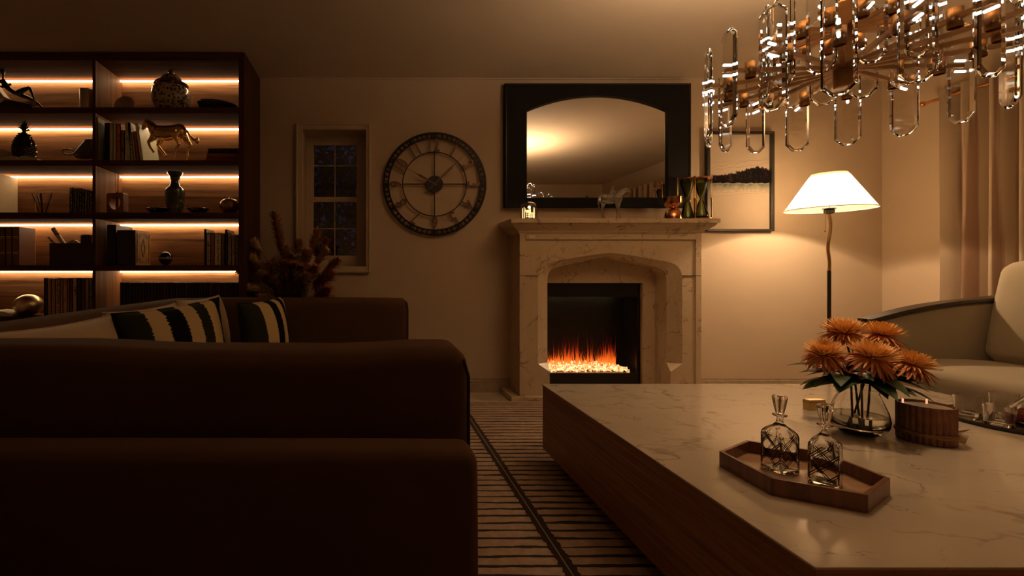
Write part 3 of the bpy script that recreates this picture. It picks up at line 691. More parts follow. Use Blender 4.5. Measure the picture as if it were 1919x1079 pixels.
# ---------------------------------------------------------------- vase of chrysanthemums
vx, vy = 1.86, 1.745
vase = thing('glass_vase', 'round bellied clear glass vase holding orange chrysanthemums on the coffee table', 'vase', (vx, vy, TZ))
outp = [(.042,0),(.055,.003),(.073,.016),(.083,.038),(.085,.058),(.080,.088),(.070,.118),(.060,.143),(.055,.160),(.058,.174)]
inn = [(.056,.174),(.052,.160),(.057,.143),(.067,.118),(.077,.088),(.081,.058),(.078,.042),(.066,.027),(.040,.020),(.01,.018)]
MB().lathe(outp+inn, 48).build('bowl', M_glass, vase, smooth=True)
MB().lathe([(.01,.0195),(.040,.0215),(.064,.0285),(.0765,.043),(.0795,.058),(.0785,.072)], 40).build('water', glass((.97,.98,.95), 0, 1.33), vase, smooth=True)
def petal_mat():
    g = G('petals'); o = g.obj(); X_, Y_, Z_ = g.xyz(o); n = g.noise(o, 60, 2)
    cc = g.ramp(g.math('ADD', g.math('MULTIPLY', Z_, 9), g.math('MULTIPLY', n, .7)), [(.0, (.60,.19,.08)), (.22, (.85,.42,.16)), (.6, (.95,.60,.24))])
    return g.pbr(cc, .6)
M_pet = petal_mat(); M_leaf = plain((.035,.075,.018), .45, 0, .4, 12); M_stem = plain((.11,.15,.05), .5); M_heart = plain((.45,.09,.02), .6)
def petals(rad, seed):
    rnd = random.Random(seed); mb = MB()
    for layer in range(9):
        n = 26 if layer > 1 else 16; el = R(-34 + layer*13.5)
        for j in range(n):
            a = 2*PI*(j + .5*(layer % 2))/n + rnd.uniform(-.08,.08); e = el + rnd.uniform(-.10,.10); Lp = rad*(1.0 - .045*layer)*rnd.uniform(.86,1.06)
            wd = .0046 if layer > 1 else .0085; pts = []
            for k in range(5):
                t = k/4; r = .006 + Lp*t; h = Lp*t*math.sin(e)*(.9) + (.30*Lp*(t-.15)**2 if layer > 2 else -.25*Lp*t*t)
                rr = r*math.cos(e*.85); ww = wd*math.sin(PI*(.12+.80*t))
                pts.append((Vector((rr*math.cos(a), rr*math.sin(a), h)), ww))
            side = Vector((-math.sin(a), math.cos(a), 0)); vs = []
            for p, ww in pts: vs += [p - side*ww + Vector((0,0,ww*.5)), p - Vector((0,0,.0006)), p + side*ww + Vector((0,0,ww*.5))]
            fs = [(3*i+q, 3*i+q+1, 3*i+q+4, 3*i+q+3) for i in range(4) for q in (0,1)]
            mb.add(vs, fs)
    return mb
def leaf(mb, p, d, Lf, wd, droop=.25):
    d = Vector(d).normalized(); side = d.cross(Vector((0,0,1))).normalized(); p = Vector(p); vs = []
    for k in range(8):
        t = k/7; c = p + d*Lf*t + Vector((0,0,-droop*Lf*t*t)); w_ = wd*math.sin(PI*min(1,.08+.92*t))**.8
        vs += [c - side*w_ + Vector((0,0,w_*.3)), c, c + side*w_ + Vector((0,0,w_*.3))]
    mb.add(vs, [(3*i+q, 3*i+q+1, 3*i+q+4, 3*i+q+3) for i in range(7) for q in (0,1)])
def at(x, y, Y): return Vector((px(x, Y), Y, pz(y, Y)))
blooms = [((1581,622), 1.80, .064, 'orange chrysanthemum, the upper left bloom of the bouquet in the glass vase', (-.05,-.1)),
          ((1652,628), 1.84, .064, 'orange chrysanthemum, the upper right bloom at the back of the bouquet', (.2,-.05)),
          ((1546,663), 1.76, .060, 'orange chrysanthemum, the leftmost and lowest left bloom of the bouquet', (-.25,-.2)),
          ((1634,668), 1.68, .068, 'large orange chrysanthemum in the middle front of the bouquet', (.05,-.3)),
          ((1708,684), 1.69, .062, 'orange chrysanthemum drooping at the right of the bouquet towards the ribbed box', (.35,-.15))]
rnd = random.Random(5)
for i, ((bx_, by_), Y, rad, lab, tilt) in enumerate(blooms):
    h = at(bx_, by_, Y)
    a = 2*PI*i/5 + .6; foot = Vector((vx + .022*math.cos(a), vy + .022*math.sin(a), TZ+.030)); neck = Vector((vx + (h.x-vx)*.22, vy + (h.y-vy)*.22, TZ+.185))
    fl_ = thing('chrysanthemum', lab, 'flower', tuple(foot), group='orange chrysanthemums in the glass vase')
    P = [foot + (neck-foot)*t for t in (0,.33,.66)] + [neck + (h-neck)*t + Vector((0,0,.02*math.sin(PI*t))) for t in (0,.35,.7,1)]
    MB().tube([p-foot for p in P], .0034, 8).build('stem', M_stem, fl_, smooth=True)
    q = Vector((tilt[0], tilt[1], 1)).to_track_quat('Z', 'Y').to_euler()
    petals(rad*1.22, i).build('petals', M_pet, fl_, smooth='all', fix=False, loc=h-foot, rot=q)
    MB().ball((0,0,.022), (.017,.017,.016), 14, 8).build('heart', M_heart, fl_, smooth=True, loc=h-foot, rot=q)
    for L_ in range(8):
        a2 = a + L_*1.05 + rnd.uniform(-.3,.3) if L_ else math.atan2(h.y-vy, h.x-vx)
        t = rnd.uniform(.02,.36); c = neck + (h-neck)*t; dd = Vector((math.cos(a2), math.sin(a2), rnd.uniform(.0,.45)))
        mb = MB(); leaf(mb, c-foot, dd, rnd.uniform(.12,.185), rnd.uniform(.026,.038), rnd.uniform(.2,.55)); mb.build('leaf', M_leaf, fl_, smooth='all', fix=False)

# ---------------------------------------------------------------- ribbed round box, tied with twine
bxx, bxy = 2.020, 1.665
rb = thing('ribbed_candle_box', 'round fluted terracotta candle pot tied with twine, right of the flower vase', 'candle', (bxx, bxy, TZ))
g = G('terracotta'); n = g.noise(g.obj(), 20, 3); M_tc = g.pbr(g.ramp(n, [(.3, (.17,.068,.040)), (.7, (.30,.145,.085))]), .5)
NF = 27; n = NF*10; rs = []
def flute(rad, z, amp=.0045): return [(( rad + amp*abs(math.sin(NF*PI*j/n)) - amp)*math.cos(2*PI*j/n), (rad + amp*abs(math.sin(NF*PI*j/n)) - amp)*math.sin(2*PI*j/n), z) for j in range(n)]
MB().rings([flute(.070,.0), flute(.074,.004), flute(.0745,.132), flute(.0725,.1345), flute(.068,.1345,0), flute(.067,.126,0)]).build('pot', M_tc, rb, smooth=True)
MB().lathe([(.066,.120),(.066,.127)], 48).build('wax', plain((.62,.50,.38), .5), rb)
M_tw = plain((.32,.18,.09), .9, 0, .3, 200); mb = MB()
for k in range(4): mb.tube([((.0765)*math.cos(t*PI/24), .0765*math.sin(t*PI/24), .030+k*.0033+.0012*math.sin(t*.5+k)) for t in range(49)], .0018, 6)
for a in range(7): mb.tube([(.074,-.012,.034), (.085+.004*a*.3,-.016-.004*a,.034+.003*a),(.095,-.02-.005*a,.028+.005*a)], .0014, 5)
mb.build('twine', M_tw, rb, smooth=True)
MB().box(-.0007,.0007,-.012,.012,-.016,.016).build('gift_tag', plain((.62,.50,.36), .7), rb, loc=(.094,-.03,.018), rot=(.2,.4,.5))
for k, (q, w_) in enumerate(((-.042, .0028), (.040, .0028))):
    MB().lathe([(w_,.0),(w_,.018)], 10, (q, .03 if k else .036, .126)).build('wick', emit((1,.45,.22), .8), rb)

bb = thing('brass_box', 'small brass block standing on the marble behind the flower vase', 'box', (1.975, 2.04, TZ), .1)
MB().box(-.040,.040,-.015,.015,0,.046).build('block', metal((.6,.42,.18), .3), bb, bevel=.002); MB().box(-.041,.041,-.016,.016,.034,.037).build('seam', M_bronze, bb)

# ---------------------------------------------------------------- round tray with glassware at the right
rx, ry = 2.64, 1.84
rt = thing('round_tray', 'round black lacquer tray with glassware at the right edge of the marble table', 'tray', (rx, ry, TZ))
MB().lathe([(.20,0),(.222,.004),(.226,.016),(.220,.017),(.214,.008),(.01,.007)], 64).build('tray_dish', plain((.012,.011,.010), .12), rt, smooth=True)
MB().lathe([(.214,.0085),(.01,.0085)], 48, cap0=False).build('mirror_inlay', plain((.30,.27,.23), .06, .9), rt)
def tumbler(x, y, lab, w=.036, h=.082):
    r = thing('tumbler', lab, 'glass', (x, y, TZ+.0095), .3, group='clear tumblers on the round tray')
    rs = [superring(a, z, p) for a, z, p in ((w*.9,0,5),(w*.94,.004,5),(w,h,5),(w*.93,h,5),(w*.86,.013,5),(w*.5,.011,4))]
    MB().rings(rs).build('glass_body', M_glass, r, smooth=True)
tumbler(2.535, 1.94, 'clear square tumbler on the round black tray, nearest the ribbed candle pot')
tumbler(2.475, 1.80, 'clear square tumbler on the round black tray, in the middle of the glasses')
tumbler(2.735, 1.975, 'clear square tumbler on the round black tray, at the back')
dc = thing('wine_decanter', 'clear wide based wine decanter with sloping shoulder on the round tray at the frame edge', 'decanter', (2.66, 1.80, TZ+.0095))
MB().lathe([(.07,0),(.098,.01),(.102,.03),(.085,.065),(.05,.105),(.022,.145),(.018,.20),(.026,.25),(.024,.25),(.016,.20),(.020,.147),(.048,.103),(.083,.063),(.099,.03),(.094,.013),(.02,.008)], 48).build('decanter_body', M_glass, dc, smooth=True)
MB().lathe([(.02,.0095),(.093,.0145),(.0975,.03),(.092,.043)], 40).build('drink', glass((.55,.16,.06), 0, 1.34), dc, smooth=True)

# ---------------------------------------------------------------- things on the mantel shelf
MZ = 1.4525
def mk(x): return px(x, 3.66)
# glowing jar
jr = thing('glass_cloche', 'small glass dome with a tiny glowing village inside, left end of the mantel shelf', 'ornament', (mk(990.5), 3.66, MZ))
MB().lathe([(.062,0),(.066,.004),(.066,.10),(.058,.125),(.035,.14),(.004,.145),(.004,.142),(.034,.137),(.056,.123),(.0635,.10),(.0635,.006)], 36, cap0=False, cap1=False).build('dome', glass((1,.97,.9), 0, 1.3), jr, smooth=True)
MB().lathe([(.060,.0),(.060,.008)], 30).build('base_disc', plain((.20,.12,.06), .5), jr)
M_h = plain((.66,.52,.36), .7); M_win = emit((1,.72,.34), 2.4); M_pipe = emit((1,.72,.34), 1.6)
for (x, y, w_, h, rz) in ((-.020,-.015,.017,.062,.2),(.028,.0,.014,.052,-.3),(.004,.025,.015,.075,.1)):
    M = Matrix.Translation((x,y,.008)) @ Matrix.Rotation(rz, 4, 'Z')
    hs = MB().box(-w_,w_,-w_*.8,w_*.8,0,h*.7,M); hs.add([(-w_,-w_*.8,h*.7),(w_,-w_*.8,h*.7),(w_,w_*.8,h*.7),(-w_,w_*.8,h*.7),(-w_,0,h),(w_,0,h)], [(0,1,5,4),(2,3,4,5),(0,4,3),(1,2,5)], M)
    ho = hs.build('tiny_house', M_h, jr)
    mb = MB()
    for a in (-.5,.5):
        for b in (.2,.48): mb.box(w_*a-.003, w_*a+.003, -w_*.8-.001, -w_*.8, h*b, h*b+.008, M)
    mb.build('lit_window', M_win, ho)
mb = MB()
for a in range(7):
    t = a*.9; mb.lathe([(.0022,.01),(.0022,.085+.01*math.sin(a*2)),(.0005,.10)], 6, (.052*math.cos(t)*.9,.052*math.sin(t)*.9,0))
mb.build('light_tubes', M_pipe, jr)
light('village_glow', 'POINT', (mk(990.5), 3.645, MZ+.10), .25, (1,.7,.36), .01)
# glass horse and rider (one cast piece)
def blob(parts, name, m, parent, vox=.003, it=3):
    mb = MB()
    for kind, *a in parts:
        if kind == 'b': mb.ball(*a)
        else: mb.tube(*a)
    return remesh(mb.build(name, m, parent, smooth='all'), vox, it)
hx = mk(1152); kk = 3.66/F
gh = thing('glass_horse_rider', 'clear glass figurine of a horse with a rider in the middle of the mantel shelf', 'figurine', (hx, 3.66, MZ))
def hp(x, y, d=0): return ((x-1152)*kk, d, pz(y, 3.66)-MZ)
parts = [('b', hp(1142,373), (.062,.030,.040), 18, 12), ('b', hp(1132,373), (.038,.032,.042), 16, 10), ('b', hp(1158,372), (.036,.030,.042), 16, 10),
 ('t', [hp(1158,366), hp(1166,360), hp(1172,356)], [.032,.022,.015], 12), ('t', [hp(1170,357), hp(1176,356), hp(1184,361)], [.016,.014,.007], 10),
 ('t', [hp(1172,354), hp(1173,350)], [.006,.002], 6), ('t', [hp(1125,369), hp(1122,378), hp(1123,392)], [.010,.011,.004], 8),
 ('b', hp(1148,352), (.012,.012,.014), 12, 8), ('t', [hp(1147,370), hp(1147,362), hp(1148,356)], [.022,.019,.011], 12), ('t', [hp(1148,359,-.018), hp(1154,364,-.018), hp(1160,362,-.01)], [.007,.006,.005], 8), ('t', [hp(1147,368,-.025), hp(1152,375,-.036), hp(1149,384,-.034)], [.013,.010,.006], 8)]
for (xa, xb, xc, d) in ((1128,1125,1126,-.020),(1133,1130,1134,.018),(1155,1154,1154,-.018),(1161,1161,1164,.018)):
    parts.append(('t', [hp(xa,378,d), hp((xa+xb)/2,388,d), hp(xb,397,d), hp(xc,407,d), hp(xc+1,412,d)], [.020,.011,.007,.006,.009], 10))
g = G('clear_figurine'); fr = g.n('ShaderNodeFresnel', {'IOR': 1.7}); m1 = g.n('ShaderNodeMixShader', {0: .14}); g.set(m1, 1, g.n('ShaderNodeBsdfTransparent', {'Color': (.88,.85,.80,1)}).outputs[0]); g.set(m1, 2, g.n('ShaderNodeBsdfDiffuse', {'Color': (.8,.75,.66,1)}).outputs[0])
mx = g.n('ShaderNodeMixShader'); g.set(mx, 0, fr.outputs[0]); g.set(mx, 1, m1.outputs[0]); g.set(mx, 2, g.n('ShaderNodeBsdfGlossy', {'Roughness': .08}).outputs[0]); M_clr = g.done(mx)
blob(parts, 'horse_and_rider', M_clr, gh, .0032, 2)
# copper double bowl ornament
cb = thing('copper_double_bowl', 'polished copper ornament of a bowl balanced on a dome, left of the hourglasses', 'ornament', (mk(1258), 3.64, MZ))
MB().lathe([(.064,0),(.064,.010),(.060,.040),(.048,.066),(.026,.082),(.012,.086)], 40).build('lower_dome', M_copper, cb, smooth=True)
MB().lathe([(.012,.086),(.030,.090),(.052,.104),(.062,.128),(.0635,.180),(.058,.180),(.056,.130),(.046,.108),(.006,.096)], 40).build('upper_bowl', M_copper, cb, smooth=True)
# hourglasses
g = G('green_glass'); fr = g.n('ShaderNodeFresnel', {'IOR': 1.5}); mx = g.n('ShaderNodeMixShader'); g.set(mx, 0, fr.outputs[0]); g.set(mx, 1, g.n('ShaderNodeBsdfTransparent', {'Color': (.82,.86,.52,1)}).outputs[0]); g.set(mx, 2, g.n('ShaderNodeBsdfGlossy', {'Roughness': .05}).outputs[0]); M_grn = g.done(mx); M_sand = plain((.42,.50,.16), .8)
def hourglass(x, y, H, rz, label):
    r = thing('hourglass', label, 'hourglass', (x, y, MZ), rz, group='hourglasses on the mantel shelf')
    RR = .066
    for z0 in (0, H-.012): MB().lathe([(RR+.006,z0),(RR+.010,z0+.003),(RR+.010,z0+.009),(RR+.006,z0+.012)], 40).build('end_plate', M_copper, r, smooth=True)
    for a in range(3):
        t = a*2*PI/3 + .5; MB().lathe([(.0045,.01),(.0045,H/2-.01),(.007,H/2-.005),(.007,H/2+.005),(.0045,H/2+.01),(.0045,H-.01)], 10, ((RR+.001)*math.cos(t), (RR+.001)*math.sin(t), 0)).ball(((RR+.001)*math.cos(t), (RR+.001)*math.sin(t), H+.004), .006, 8, 6).build('post', M_gold, r, smooth=True)
    pr = []
    for k in range(33):
        z = .013 + (H-.026)*k/32; u_ = abs(k/16-1); pr.append((.006 + .050*(u_**.75)*(1 if u_ < .93 else (1-(u_-.93)*4)), z))
    inn = [(max(.003, a-.0025), z + (.003 if i == 0 else (-.003 if i == 32 else 0))) for i, (a, z) in enumerate(pr)]
    MB().lathe(pr + inn[::-1], 32).build('glass_bulb', M_grn, r, smooth=True)
    MB().lathe([(.040,.020),(.047,.028),(.036,.062),(.010,H*.38),(.004,H*.44)], 24).build('sand', M_sand, r, smooth=True)
    MB().lathe([(.006,H*.56),(.028,H*.72),(.042,H*.86),(.04,H*.87)], 24).build('upper_sand', M_sand, r, smooth=True)
hourglass(px(1288,3.76), 3.76, .352, .2, 'copper framed hourglass with green glass at the back, partly hidden by its pair')
hourglass(px(1314,3.64), 3.64, .335, .9, 'copper framed hourglass with green glass at the right end of the mantel shelf')

# ---------------------------------------------------------------- big sofa at the left (faces the table)
M_sofa = fabric((.11,.060,.035), .85, .06, sheen=0, spec=.05); M_pipe2 = plain((.03,.018,.012), .8)
SXR = .233; SB = -1.42; AN0, AN1, AF0, AF1 = 1.10, 1.305, 3.05, 3.28; AZ = .850
sf = thing('sofa', 'long high armed dark brown sofa, its near arm turned to the camera', 'sofa', ((SXR+SB)/2, (AN0+AF1)/2, .012))
def LS(mb): mb.v = [v - sf.location for v in mb.v]; return mb
def wavy(p):
    t = (p.x - SB)/(SXR-SB)
    if p.z > .6: a_ = min(1,max(0,(p.x+.08)/.22)); b_ = min(1,max(0,(-.45-p.x)/.35)); p.z += .013*(a_*a_*(3-2*a_) + b_*b_*(3-2*b_))*min(1,(p.z-.6)*4) - .004
    return p
LS(MB().rbox(SB+.05, SXR, AN0, AN1, .09, AZ-.008, .045, 16, .006, fn=wavy)).build('arm', M_sofa, sf, smooth='all')
LS(MB().rbox(SB+.05, SXR, AF0, AF1, .09, AZ, .04, 14, .006)).build('arm', M_sofa, sf, smooth='all')
for (y, zt) in ((AN0+.008, AZ-.006), (AF0+.008, AZ)):
    LS(MB().tube([(SXR-.002, y, .10), (SXR-.002, y, zt-.06), (SXR-.014, y+.002, zt-.018)], .0045, 6)).build('piping', M_pipe2, sf, smooth=True)
LS(MB().rbox(SB, SB+.20, AN0+.01, AF1-.01, .09, .85, .05, 16, .006)).build('backrest', M_sofa, sf, smooth='all')
LS(MB().rbox(SB+.1, SXR-.02, AN1-.02, AF0+.02, .10, .30, .02, 8)).build('seat_base', M_sofa, sf, smooth='all')
ys = (AF0-AN1)/3
for k in range(3): LS(MB().rbox(SB+.24, SXR+.01, AN1+ys*k+.004, AN1+ys*(k+1)-.004, .30, .435, .05, 10, .012)).build('seat_cushion', M_sofa, sf, smooth='all')
for (x, y) in ((SB+.06,AN0+.06),(SXR-.08,AN0+.06),(SB+.06,AF1-.08),(SXR-.08,AF1-.08)): LS(MB().box(x-.03,x+.03,y-.03,y+.03,.012,.095)).build('leg', M_black, sf)
# cushions ---------------------------------------------------------------
def pillow(S, T, mat, name, lab, C, ux, uz, group=None, n=22, crush=0):
    # C centre, ux direction of the width, uz direction of the height
    ux = Vector(ux).normalized(); uz = Vector(uz).normalized(); uy = uz.cross(ux).normalized(); uz = ux.cross(uy).normalized()
    r = thing(name, lab, 'cushion', C, group=group); r.rotation_euler = Matrix((ux, uy, uz)).transposed().to_euler()
    mb = MB(); W, H = S
    for sg in (-1, 1):
        vs = []
        for i in range(n+1):
            for j in range(n+1):
                a = -1+2*i/n; b = -1+2*j/n; k = max(0,(1-a**2)*(1-b**2))**.42
                x = a*W/2*(1-.07*(1-b*b)); z = b*H/2*(1-.07*(1-a*a)) - crush*(1-a*a)*(b > 0)*b*b
                vs.append((x, sg*T/2*k, z))
        fs = [(i*(n+1)+j, (i+1)*(n+1)+j, (i+1)*(n+1)+j+1, i*(n+1)+j+1) for i in range(n) for j in range(n)]
        if sg > 0: fs = [tuple(reversed(f)) for f in fs]
        mb.add(vs, fs)
    me = mb.mesh('cover', mat, 'all', False); bm = bmesh.new(); bm.from_mesh(me); bmesh.ops.remove_doubles(bm, verts=bm.verts, dist=1e-5); bmesh.ops.recalc_face_normals(bm, faces=bm.faces); bm.to_mesh(me); bm.free()
    o = bpy.data.objects.new('cover', me); col.objects.link(o); o.parent = r
    mb = MB(); e = []
    for i in range(4*n+1):
        s_ = (i % (4*n))/n; q = int(s_); t = -1+2*(s_-q)
        a, b = [(t,-1),(1,t),(-t,1),(-1,-t)][q]; e.append((a*W/2*(1-.07*(1-b*b)), 0, b*H/2*(1-.07*(1-a*a)) - crush*(1-a*a)*(b > 0)*b*b))
    mb.tube(e, .0028, 5).build('piping', mat, r, smooth=True)
    return r
def striped(u0, stops):
    g = G('striped_cushion'); o = g.obj(); X_, Y_, Z_ = g.xyz(o); n = g.noise(g.map(o, (8,8,70)), 2, 4, .7); n2 = g.noise(o, 500, 2)
    u = g.math('ADD', g.math('ADD', g.math('DIVIDE', X_, u0), .5), g.math('MULTIPLY', g.math('SUBTRACT', n, .5), .07))
    u = g.math('ADD', u, g.math('MULTIPLY', g.math('MULTIPLY', Z_, Z_), .5))
    cc = g.ramp(u, stops, 'CONSTANT'); return g.pbr(cc, .9, 0, g.bump(n2, .2, .002), Specular_IOR_Level=.1)
CR, BK, OL = (.56,.43,.23), (.005,.005,.004), (.022,.023,.009)
M_s1 = striped(.64, [(0, OL), (.22, CR), (.36, BK), (.52, CR), (.66, OL), (.78, CR), (.90, BK)])
M_s2 = striped(.56, [(0, OL), (.30, CR), (.52, BK), (.68, CR), (.80, BK), (.90, CR), (.96, BK)])
def Pt(x, y, Z): return Vector((px(x,Z), Z, pz(y,Z)))
A1, A2 = Pt(222,590,1.90), Pt(400,562,2.42); d = (A2-A1)
down = Vector((.16, .02, -1)).normalized()
pillow((.64,.42), .16, M_s1, 'striped_cushion', 'cream cushion with ragged black and olive stripes, the larger, nearer one on the sofa', (A1+A2)/2 + down*.20 + Vector((.0,-.0,0)), d, -down, group='striped cushions on the sofa')
B1, B2 = Pt(455,570,2.42), Pt(520,560,2.84); d2 = B2-B1
pillow((.56,.40), .14, M_s2, 'striped_cushion', 'cream cushion with ragged black stripes, the farther one nearest the sofa far arm', (B1+B2)/2 + down*.19 + Vector((.0,-.0,0)), d2, -down, group='striped cushions on the sofa')
M_cr = fabric((.46,.34,.22), .85, .08)
for (y0, w_, zc, xx, lab) in ((1.62,.62,.655,-1.10,'plain cream back cushion on the dark sofa, leftmost and nearest the camera'), (2.20,.60,.665,-1.075,'plain cream back cushion on the sofa behind the larger striped cushion'), (2.76,.56,.68,-1.02,'plain cream back cushion on the sofa near its far arm')):
    pillow((w_,.41), .19, M_cr, 'back_cushion', lab, (xx, y0, zc), (0.08,1,0), (-.18,0,1), group='plain back cushions on the sofa')

# ---------------------------------------------------------------- armchair in the near left corner
ac = thing('armchair', 'dark low upholstered armchair at the bottom left, its far arm in front of the sofa', 'armchair', (-.55, .55, .012))
def LA(mb): mb.v = [v - ac.location for v in mb.v]; return mb
def flat(p): return p
LA(MB().rbox(-1.35, .211, .905, 1.01, .09, .676, .028, 14, .004)).build('arm', M_sofa, ac, smooth='all')
LA(MB().rbox(-1.35, .211, .10, .20, .09, .60, .028, 14, .004)).build('arm', M_sofa, ac, smooth='all')
LA(MB().rbox(-1.35, -1.15, .19, .92, .09, .66, .028, 12, .004)).build('backrest', M_sofa, ac, smooth='all')
LA(MB().rbox(-1.16, .20, .20, .905, .09, .36, .03, 12, .01)).build('seat', M_sofa, ac, smooth='all')
for (x, y) in ((-1.28,.18),(.14,.18),(-1.28,.94),(.14,.94)): LA(MB().box(x-.025,x+.025,y-.025,y+.025,.012,.095)).build('leg', M_black, ac)

# ---------------------------------------------------------------- pale sofa at the right
ps = thing('pale_sofa', 'pale upholstered sofa with dark wood rail along its sloping arm, right of the table', 'sofa', (3.6, 1.9, .0))
def LP(mb): mb.v = [v - ps.location for v in mb.v]; return mb
M_sage = fabric((.40,.34,.24), .85, .05, weave=300); M_rail = plain((.030,.018,.012), .3)
def armtop(x): # height of the sloping arm
    t = (x - 3.02)/(3.68-3.02); return .742 + .146*t - .030*t*t + .012*math.sin(PI*min(1,max(0,t)))
def arm(y0, y1):
    xs = [3.0 + 1.08*i/16 for i in range(17)]
    rs = [[(x, y0, .12), (x, y0, armtop(x)-.02), (x, y0+.02, armtop(x)-.004), (x, y1-.02, armtop(x)-.004), (x, y1, armtop(x)-.02), (x, y1, .12)] for x in xs]
    LP(MB().rings(rs)).build('arm', M_sage, ps, smooth=True)
    LP(MB().rings([[(x, y0-.012, armtop(x)-.004), (x, y0-.012, armtop(x)+.017), (x, y1+.01, armtop(x)+.017), (x, y1+.01, armtop(x)-.004)] for x in [2.985] + xs])).build('wooden_rail', M_rail, ps, smooth=True, bevel=.003)
arm(2.74, 2.80); arm(.79, .86)
LP(MB().rbox(3.86, 4.08, .86, 2.74, .12, .92, .05, 12, .0)).build('backrest', M_sage, ps, smooth='all')
LP(MB().rbox(3.02, 3.90, .86, 2.74, .10, .32, .02, 8)).build('seat_base', M_sage, ps, smooth='all')
def crown(p):
    if p.z > .42: p.z += .030*max(0, 1-((p.x-3.35)/.45)**2)
    return p
for y0, y1 in ((.865,1.80),(1.80,2.735)): LP(MB().rbox(2.99, 3.90, y0+.003, y1-.003, .31, .495, .06, 12, .0, fn=crown)).build('seat_cushion', M_sage, ps, smooth='all')
for k, (y0, y1) in enumerate(((.87,1.80),(1.80,2.73))):
    M = Matrix.Translation((3.70, (y0+y1)/2, .50)) @ Matrix.Rotation(.20, 4, 'Y')
    LP(MB().rbox(-.09, .10, -(y1-y0)/2+.004, (y1-y0)/2-.004, 0, .60, .07, 12, .015, M=M)).build('back_cushion', M_sage, ps, smooth='all')
for (x, y) in ((3.06,.92),(3.06,2.68),(4.0,.92),(4.0,2.68)): LP(MB().lathe([(.02,.0),(.028,.12)], 14, (x,y,0))).build('leg', M_rail, ps, smooth=True)

# ---------------------------------------------------------------- dried plants behind the sofa
dv = thing('floor_vase', 'tall dark vase of dried pampas and russet branches between bookcase and window', 'vase', (px(548,3.62), 3.62, 0))
MB().lathe([(.09,0),(.12,.02),(.15,.20),(.14,.38),(.08,.52),(.06,.58),(.075,.62),(.065,.62),(.05,.58),(.02,.5)], 36).build('vase_body', plain((.05,.035,.025), .5), dv, smooth=True)
M_pa = [plain((.52,.29,.14), .9, 0, .3), plain((.40,.15,.07), .9, 0, .35), plain((.62,.42,.22), .9, 0, .3)]
rnd = random.Random(9)
def plume(tip, L_, bend, mi, name='plume'):
    base_ = Vector((dv.location.x, 3.62, .60)); tip = Vector(tip); mb = MB(); st = MB()
    mid = base_ + (tip-base_)*.5 + Vector((0,0,bend)); P = [base_.lerp(mid, t).lerp(mid.lerp(tip, t), t) for t in [i/16 for i in range(17)]]
    st.tube([p - dv.location for p in P], .0025, 5); s_ = st.build('stalk', M_pa[1], dv, smooth=True)
    n = int(520*L_/.3)
    for i in range(n):
        t = 1 - L_*rnd.random()/max(.2, (tip-base_).length); t = max(.05, min(1, t)); k = min(15, int(t*16)); p = P[k].lerp(P[k+1], t*16-k); ax = (P[k+1]-P[k]).normalized()
        a = rnd.uniform(0, 2*PI); side = ax.orthogonal().normalized(); side = (Matrix.Rotation(a, 3, ax) @ side)
        u_ = (1-t)*(tip-base_).length/L_; wl = (.026 + .062*math.sin(PI*min(1,u_*.9+.08)))*rnd.uniform(.5,1.2)
        q = p + side*wl*.75 + ax*wl*.9 + Vector((0,0,-wl*.2)); w_ = side.cross(ax)*.0026
        m1 = p.lerp(q,.5) + ax*wl*.1
        mb.add([p-w_-dv.location, p+w_-dv.location, m1+w_*1.3-dv.location, q-dv.location, m1-w_*1.3-dv.location], [(0,1,2,4),(4,2,3)])
    mb.build('plume', M_pa[mi], s_, fix=False)
for (x, y, Z, L_, b, mi) in ((519,420,3.60,.34,.10,1),(515,402,3.68,.30,.08,1),(596,432,3.58,.32,.12,0),(610,468,3.60,.24,.14,2),(478,453,3.55,.16,.16,2),(474,483,3.55,.20,.16,2),(470,536,3.52,.28,.14,2),(632,487,3.60,.30,.10,1),(622,512,3.55,.24,.08,1),(560,452,3.60,.30,.10,0),(575,470,3.5,.26,.12,0),(545,480,3.55,.28,.05,1),(500,500,3.6,.24,.14,0),(534,465,3.65,.26,.1,0),(590,500,3.5,.26,.1,1),(610,540,3.5,.22,.06,1),(520,520,3.48,.22,.08,2),(565,520,3.46,.22,.06,0),(490,552,3.5,.2,.1,0),(600,560,3.5,.2,.1,1),(556,495,3.45,.22,.04,2),(612,450,3.66,.26,.1,1)):
    plume((px(x,Z), Z, pz(y,Z)), L_, b, mi)
for i in range(46):
    Z = rnd.uniform(3.45, 3.70); x = rnd.gauss(549, 34); y = 478 + rnd.uniform(0, 75) + abs(x-549)*.25
    plume((px(x,Z), Z, pz(y,Z)), rnd.uniform(.12,.22), rnd.uniform(.0,.12), rnd.choice((0,1,1,2)))
# ---------------------------------------------------------------- bookcase with lit shelves
BF, BB = 3.44, 3.915                                # front and back planes
BL, BR = px(-106, BF), px(458, BF)
DL, DR = px(173.4, BF), px(179.2, BF)               # divider
OR_ = px(447, BF); OL_ = px(-95, BF)
TOPZ = pz(98, BF); Z_un = [pz(y, BF) for y in (113, 212, 310.5, 409.7, 507.6)]; Z_sh = [pz(y, BF) for y in (201, 300, 398, 497, 594)]
BKY = 3.80
bc = thing('bookcase', 'tall dark walnut bookcase with warm lit shelves along the back wall at the left', 'bookcase', ((BL+BR)/2, BB, 0))
def LB(mb): mb.v = [v - bc.location for v in mb.v]; return mb
LB(MB().box(OR_, BR, BF, BB, 0, TOPZ)).build('side_panel', M_cabz, bc, bevel=.002)
LB(MB().box(BL, OL_, BF, BB, 0, TOPZ)).build('side_panel', M_cabz, bc, bevel=.002)
LB(MB().box(DL, DR, BF, BKY, .10, Z_un[0])).build('divider', M_divz, bc)
LB(MB().box(DL, DR, BF-.001, BF+.001, .10, Z_un[0])).build('divider_edge', M_cabz, bc)
